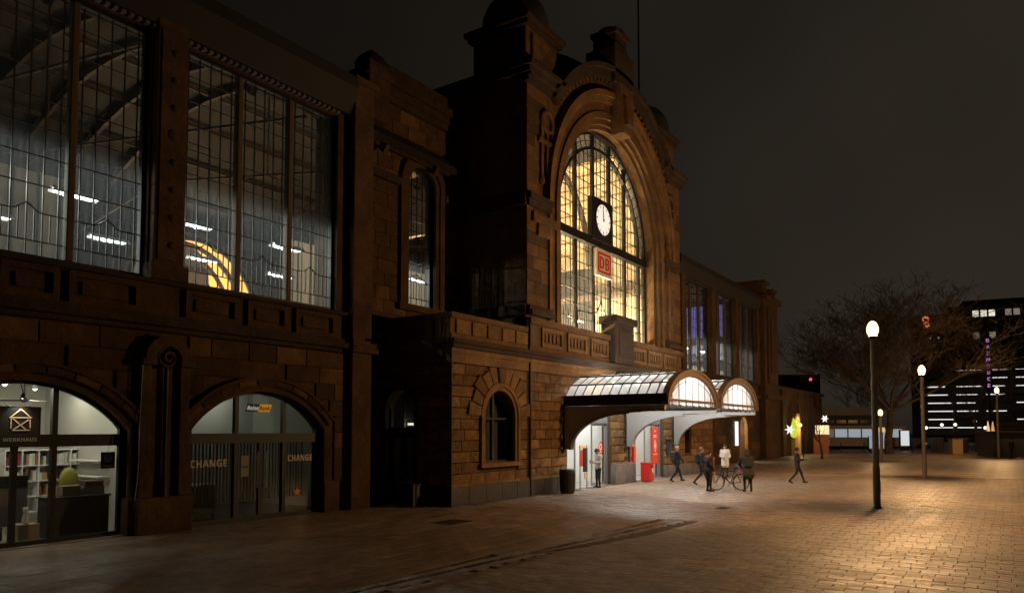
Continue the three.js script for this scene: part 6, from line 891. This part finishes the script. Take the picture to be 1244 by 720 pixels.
star('white lit star hanging in the slim young tree', [68.0, 3.5, -13.3], 0.32, [1, 0.96, 0.85], 1.4); star('yellow lit star hanging lower in the slim young tree', [67.7, 2.7, -13.5], 0.26, [1, 0.8, 0.35], 1.3);
star('white lit star on the annex wall by the yellow green ornament', [73.2, 2.55, -17.5], 0.5, [0.95, 1, 0.95], 0.9);
{ const t = thing('green_ornament', 'yellow green lit drop ornament on the annex wall', 'ornament', [74.4, 1.7, -17.4]); obj('drop', lathe([[0, 0], [0.3, 0.2], [0.38, 0.6], [0.25, 1.3], [0.08, 1.9], [0, 2.0]], 14), glow(0.62, 0.72, 0.05, 0.75), t); obj('hook', rod(V(0, 2.0, 0), V(0, 2.4, -0.3), 0.015, 0.015, 6), M.iron, t); }
{ // low pale building and overpass behind the bus
  const t = thing('low_building', 'low pale concrete building with flat roof behind the bus', 'building', [113, 0, -26], -1.25); obj('wall', [bx(0, 10, 0, 4.6, -6, 0)], std(0.1, 0.1, 0.1, 0.8), t); obj('roof_band', bx(-0.3, 10.3, 4.6, 5.8, -6.3, 0.4), std(0.42, 0.41, 0.38, 0.8), t); for (let k = 0; k < 6; k++) obj('window', bx(0.6 + k * 1.6, 1.9 + k * 1.6, 2.2, 3.9, 0.01, 0.06), std(0.02, 0.02, 0.022, 0.15), t);
  const d = thing('dark_block', 'dark building mass with two chimneys left of the large bare tree', 'building', [120, 0, -62], -1.0); obj('wall', bx(0, 40, 0, 12.5, -10, 0), std(0.018, 0.016, 0.014, 0.9), d); obj('chimney', bx(14, 15, 12.5, 16, -4, -3), M.dark, d); obj('chimney', bx(17, 18, 12.5, 16, -4, -3), M.dark, d); obj('beacon', bx(26, 26.6, 12.5, 13.3, -2, -1.4), glow(1, 0.12, 0.12, 1.4), d); obj('beacon', bx(38, 38.4, 11.4, 11.9, 0.05, 0.3), glow(1, 0.12, 0.15, 1.0), d);
}
{ // bus
  const t = thing('bus', 'long city bus with lit windows standing along the road', 'bus', [104.5, 0, -17.0], -1.22); const Lh = 6;
  obj('body', [rb(-Lh, Lh, 0.35, 3.1, -1.25, 1.25, 0.12, 3)], std(0.3, 0.24, 0.2, 0.5), t); for (let k = 0; k < 7; k++) obj('window', rb(-Lh + 0.35 + k * 1.62, -Lh + 1.8 + k * 1.62, 1.55, 2.6, 1.24, 1.27, 0.01), glow(0.62, 0.75, 0.85, k < 2 ? 0.08 : 0.34), t); obj('windscreen', rb(Lh - 0.02, Lh + 0.02, 1.2, 2.7, -1.1, 1.1, 0.01), std(0.02, 0.02, 0.02, 0.1), t);
  for (const x of [-3.9, 3.6]) { const w = new THREE.CylinderGeometry(0.48, 0.48, 0.28, 20); w.rotateX(Math.PI / 2); w.translate(x, 0.48, 1.14); obj('wheel', w, M.black, t); } obj('roof_unit', rb(-3, 2, 3.1, 3.35, -0.8, 0.8, 0.05), M.dark, t); for (const z of [0.7, -0.7]) obj('tail_light', rb(-Lh - 0.02, -Lh + 0.02, 0.8, 1.1, z - 0.1, z + 0.1, 0.01), glow(1, 0.12, 0.08, 0.8), t);
  const car = (label, p, r, c) => { const q = thing('parked_car', label, 'car', p, r); obj('body', prism([[-2.1, 0.35], [2.1, 0.35], [2.15, 0.75], [1.3, 0.95], [0.6, 1.42], [-1.2, 1.42], [-2.0, 0.98], [-2.15, 0.7]], -0.85, 0.85, [], 0.06), std(...c, 0.35, { metalness: 0.3 }), q); obj('side_window', prism([[1.1, 0.98], [0.55, 1.36], [-1.1, 1.36], [-1.7, 1.0]], 0.84, 0.87), std(0.02, 0.02, 0.022, 0.1), q); for (const x of [-1.35, 1.35]) { const w = new THREE.CylinderGeometry(0.32, 0.32, 0.22, 18); w.rotateX(Math.PI / 2); w.translate(x, 0.32, 0.78); obj('wheel', w, M.black, q); const w2 = w.clone().translate(0, 0, -1.56); obj('wheel', w2, M.black, q); } for (const z of [-0.6, 0.6]) obj('headlight', rb(2.1, 2.16, 0.6, 0.75, z - 0.15, z + 0.15, 0.01), glow(1, 0.93, 0.8, 1.6), q); };
  car('silver car with headlights on beyond the short lamp', [112, 0, -11.5], 2.6, [0.3, 0.3, 0.31]); car('white van sized car by the road left of the garage', [116, 0, -9.2], 2.7, [0.5, 0.5, 0.5]);
}
{ // furniture of the far square
  const yb = thing('sign_post', 'double post sign with small yellow lit board', 'sign', [78, 0, -10.4], -1.0); obj('posts', [rod(V(-0.3, 0, 0), V(-0.3, 2.3, 0), 0.05, 0.05, 8), rod(V(0.3, 0, 0), V(0.3, 2.3, 0), 0.05, 0.05, 8)], M.iron, yb); obj('board', rb(-0.5, 0.5, 2.3, 2.75, -0.08, 0.08, 0.02), glow(0.9, 0.72, 0.3, 0.55), yb);
  const ad = thing('advert_pillar', 'white lit advertising pillar beyond the double post sign', 'advert', [100, 0, -10.6], -1.0); obj('case', rb(-0.6, 0.6, 0.3, 2.5, -0.15, 0.15, 0.04), M.dark, ad); obj('display', bx(-0.5, 0.5, 0.6, 2.4, 0.15, 0.17), glow(0.85, 0.9, 0.95, 0.6), ad); obj('foot', bx(-0.4, 0.4, 0, 0.3, -0.1, 0.1), M.iron, ad);
  const bb = thing('lit_noticeboard', 'low pale blue lit panel by the short street lamp', 'panel', [88, 0, -11.8], -1.0); obj('display', rb(-1.0, 1.0, 0.5, 1.9, -0.05, 0.05, 0.02), glow(0.55, 0.68, 0.95, 0.35), bb); obj('legs', [bx(-0.9, -0.8, 0, 0.5, -0.05, 0.05), bx(0.8, 0.9, 0, 0.5, -0.05, 0.05)], M.iron, bb);
  const k = thing('dark_kiosk', 'dark square kiosk with yellow poster beside the far street lamp', 'kiosk', [83.5, 0, -0.4], -1.0); obj('body', rb(-1.9, 1.9, 0, 2.2, -1.2, 1.2, 0.04), M.dark, k); obj('roof', rb(-2.1, 2.1, 2.2, 2.4, -1.4, 1.4, 0.04), M.black, k); obj('poster', bx(1.1, 1.75, 0.9, 1.7, 1.2, 1.22), glow(0.75, 0.55, 0.05, 0.35), k);
  const par = (label, p, c) => { const q = thing('closed_parasol', label, 'parasol', p); obj('pole', rod(V(0, 0, 0), V(0, 3.2, 0), 0.03, 0.03, 8), M.iron, q); obj('folded_cloth', lathe([[0, 3.4], [0.06, 3.2], [0.16, 2.6], [0.26, 1.7], [0.3, 1.3], [0.24, 1.25], [0, 1.3]], 12), std(...c, 0.8), q); obj('foot', bx(-0.35, 0.35, 0, 0.08, -0.35, 0.35), M.dark, q); };
  par('white folded parasol beside the dark kiosk', [84.5, 0, -1.75], [0.75, 0.75, 0.72]); par('white folded parasol second from the dark kiosk', [86.5, 0, -1.4], [0.75, 0.75, 0.72]); par('cream folded parasol in front of the lit cafe window', [86, 0, 1.9], [0.5, 0.45, 0.38]);
  const cf = thing('cafe_front', 'low cafe front with lit windows under the garage', 'cafe', [112, 0, -1.0], -1.42); obj('wall', bx(0, 16, 0, 3.4, -5, 0), std(0.09, 0.055, 0.035, 0.8), cf); for (let i = 0; i < 6; i++) obj('window', bx(4.5 + i * 1.8, 5.9 + i * 1.8, 0.9, 2.6, 0.01, 0.06), glow(0.95, 0.8, 0.6, [0.5, 0.15, 0.9, 1.0, 0.35, 0.6][i]), cf); obj('awning', prismX([[0, 3.2], [1.6, 2.7], [1.6, 2.6], [0, 3.0]], 0, 16), std(0.1, 0.05, 0.03, 0.8), cf); obj('red_sign', bx(6.5, 7.2, 3.3, 3.8, 0.1, 0.15), glow(1, 0.1, 0.1, 0.8), cf);
  const bins = [[97, -7.0], [97.5, -4.6], [88.5, -4.7]]; bins.forEach(([x, z], i) => { const q = thing('planter_box', ['brown tall planter by the bare tree before the garage', 'brown planter second from the bare tree before the garage', 'tan rounded utility box between the bare tree and the kiosk'][i], i === 2 ? 'box' : 'planter', [x, 0, z], 0.4); obj('box', rb(-0.6, 0.6, 0, 1.5, -0.5, 0.5, 0.06), i === 2 ? std(0.3, 0.2, 0.1, 0.7) : M.dark, q); obj('rim', rb(-0.65, 0.65, 1.5, 1.6, -0.55, 0.55, 0.03), std(0.2, 0.13, 0.08, 0.7), q); });
  [[104, -8.6], [106, -5.6], [108, -3.6], [103, -2.4], [110, -7.3]].forEach(([x, z], i) => { const q = thing('fairy_light_lamp', ['small warm lamp by the advertising pillar', 'small warm lamp behind the bare tree', 'small white lamp right of the bare tree', 'small warm lamp near the kiosk roof', 'small white lamp by the parked car'][i], 'lamp', [x, 0, z]); obj('post', rod(V(0, 0, 0), V(0, 2.6 + (i % 3) * 0.4, 0), 0.04, 0.03, 8), M.iron, q); obj('globe', new THREE.SphereGeometry(0.2, 10, 8).translate(0, 2.75 + (i % 3) * 0.4, 0), glow(1, i % 2 ? 0.85 : 0.95, i % 2 ? 0.55 : 0.85, 1.6), q); });
  for (let i = 0; i < 5; i++) { const q = thing('bollard', 'dark iron bollard along the road edge before the bus', 'bollard', [93 + i * 0.6, 0, -16.5 + i * 2.4], 0, 'bollards along the road edge'); obj('post', lathe([[0, 0], [0.09, 0], [0.09, 0.06], [0.06, 0.1], [0.055, 0.85], [0.075, 0.9], [0.06, 1.0], [0, 1.03]], 12), M.iron, q); }
}
flushBlocks();
scene.updateMatrixWorld(true);
renderer.render(scene, camera);
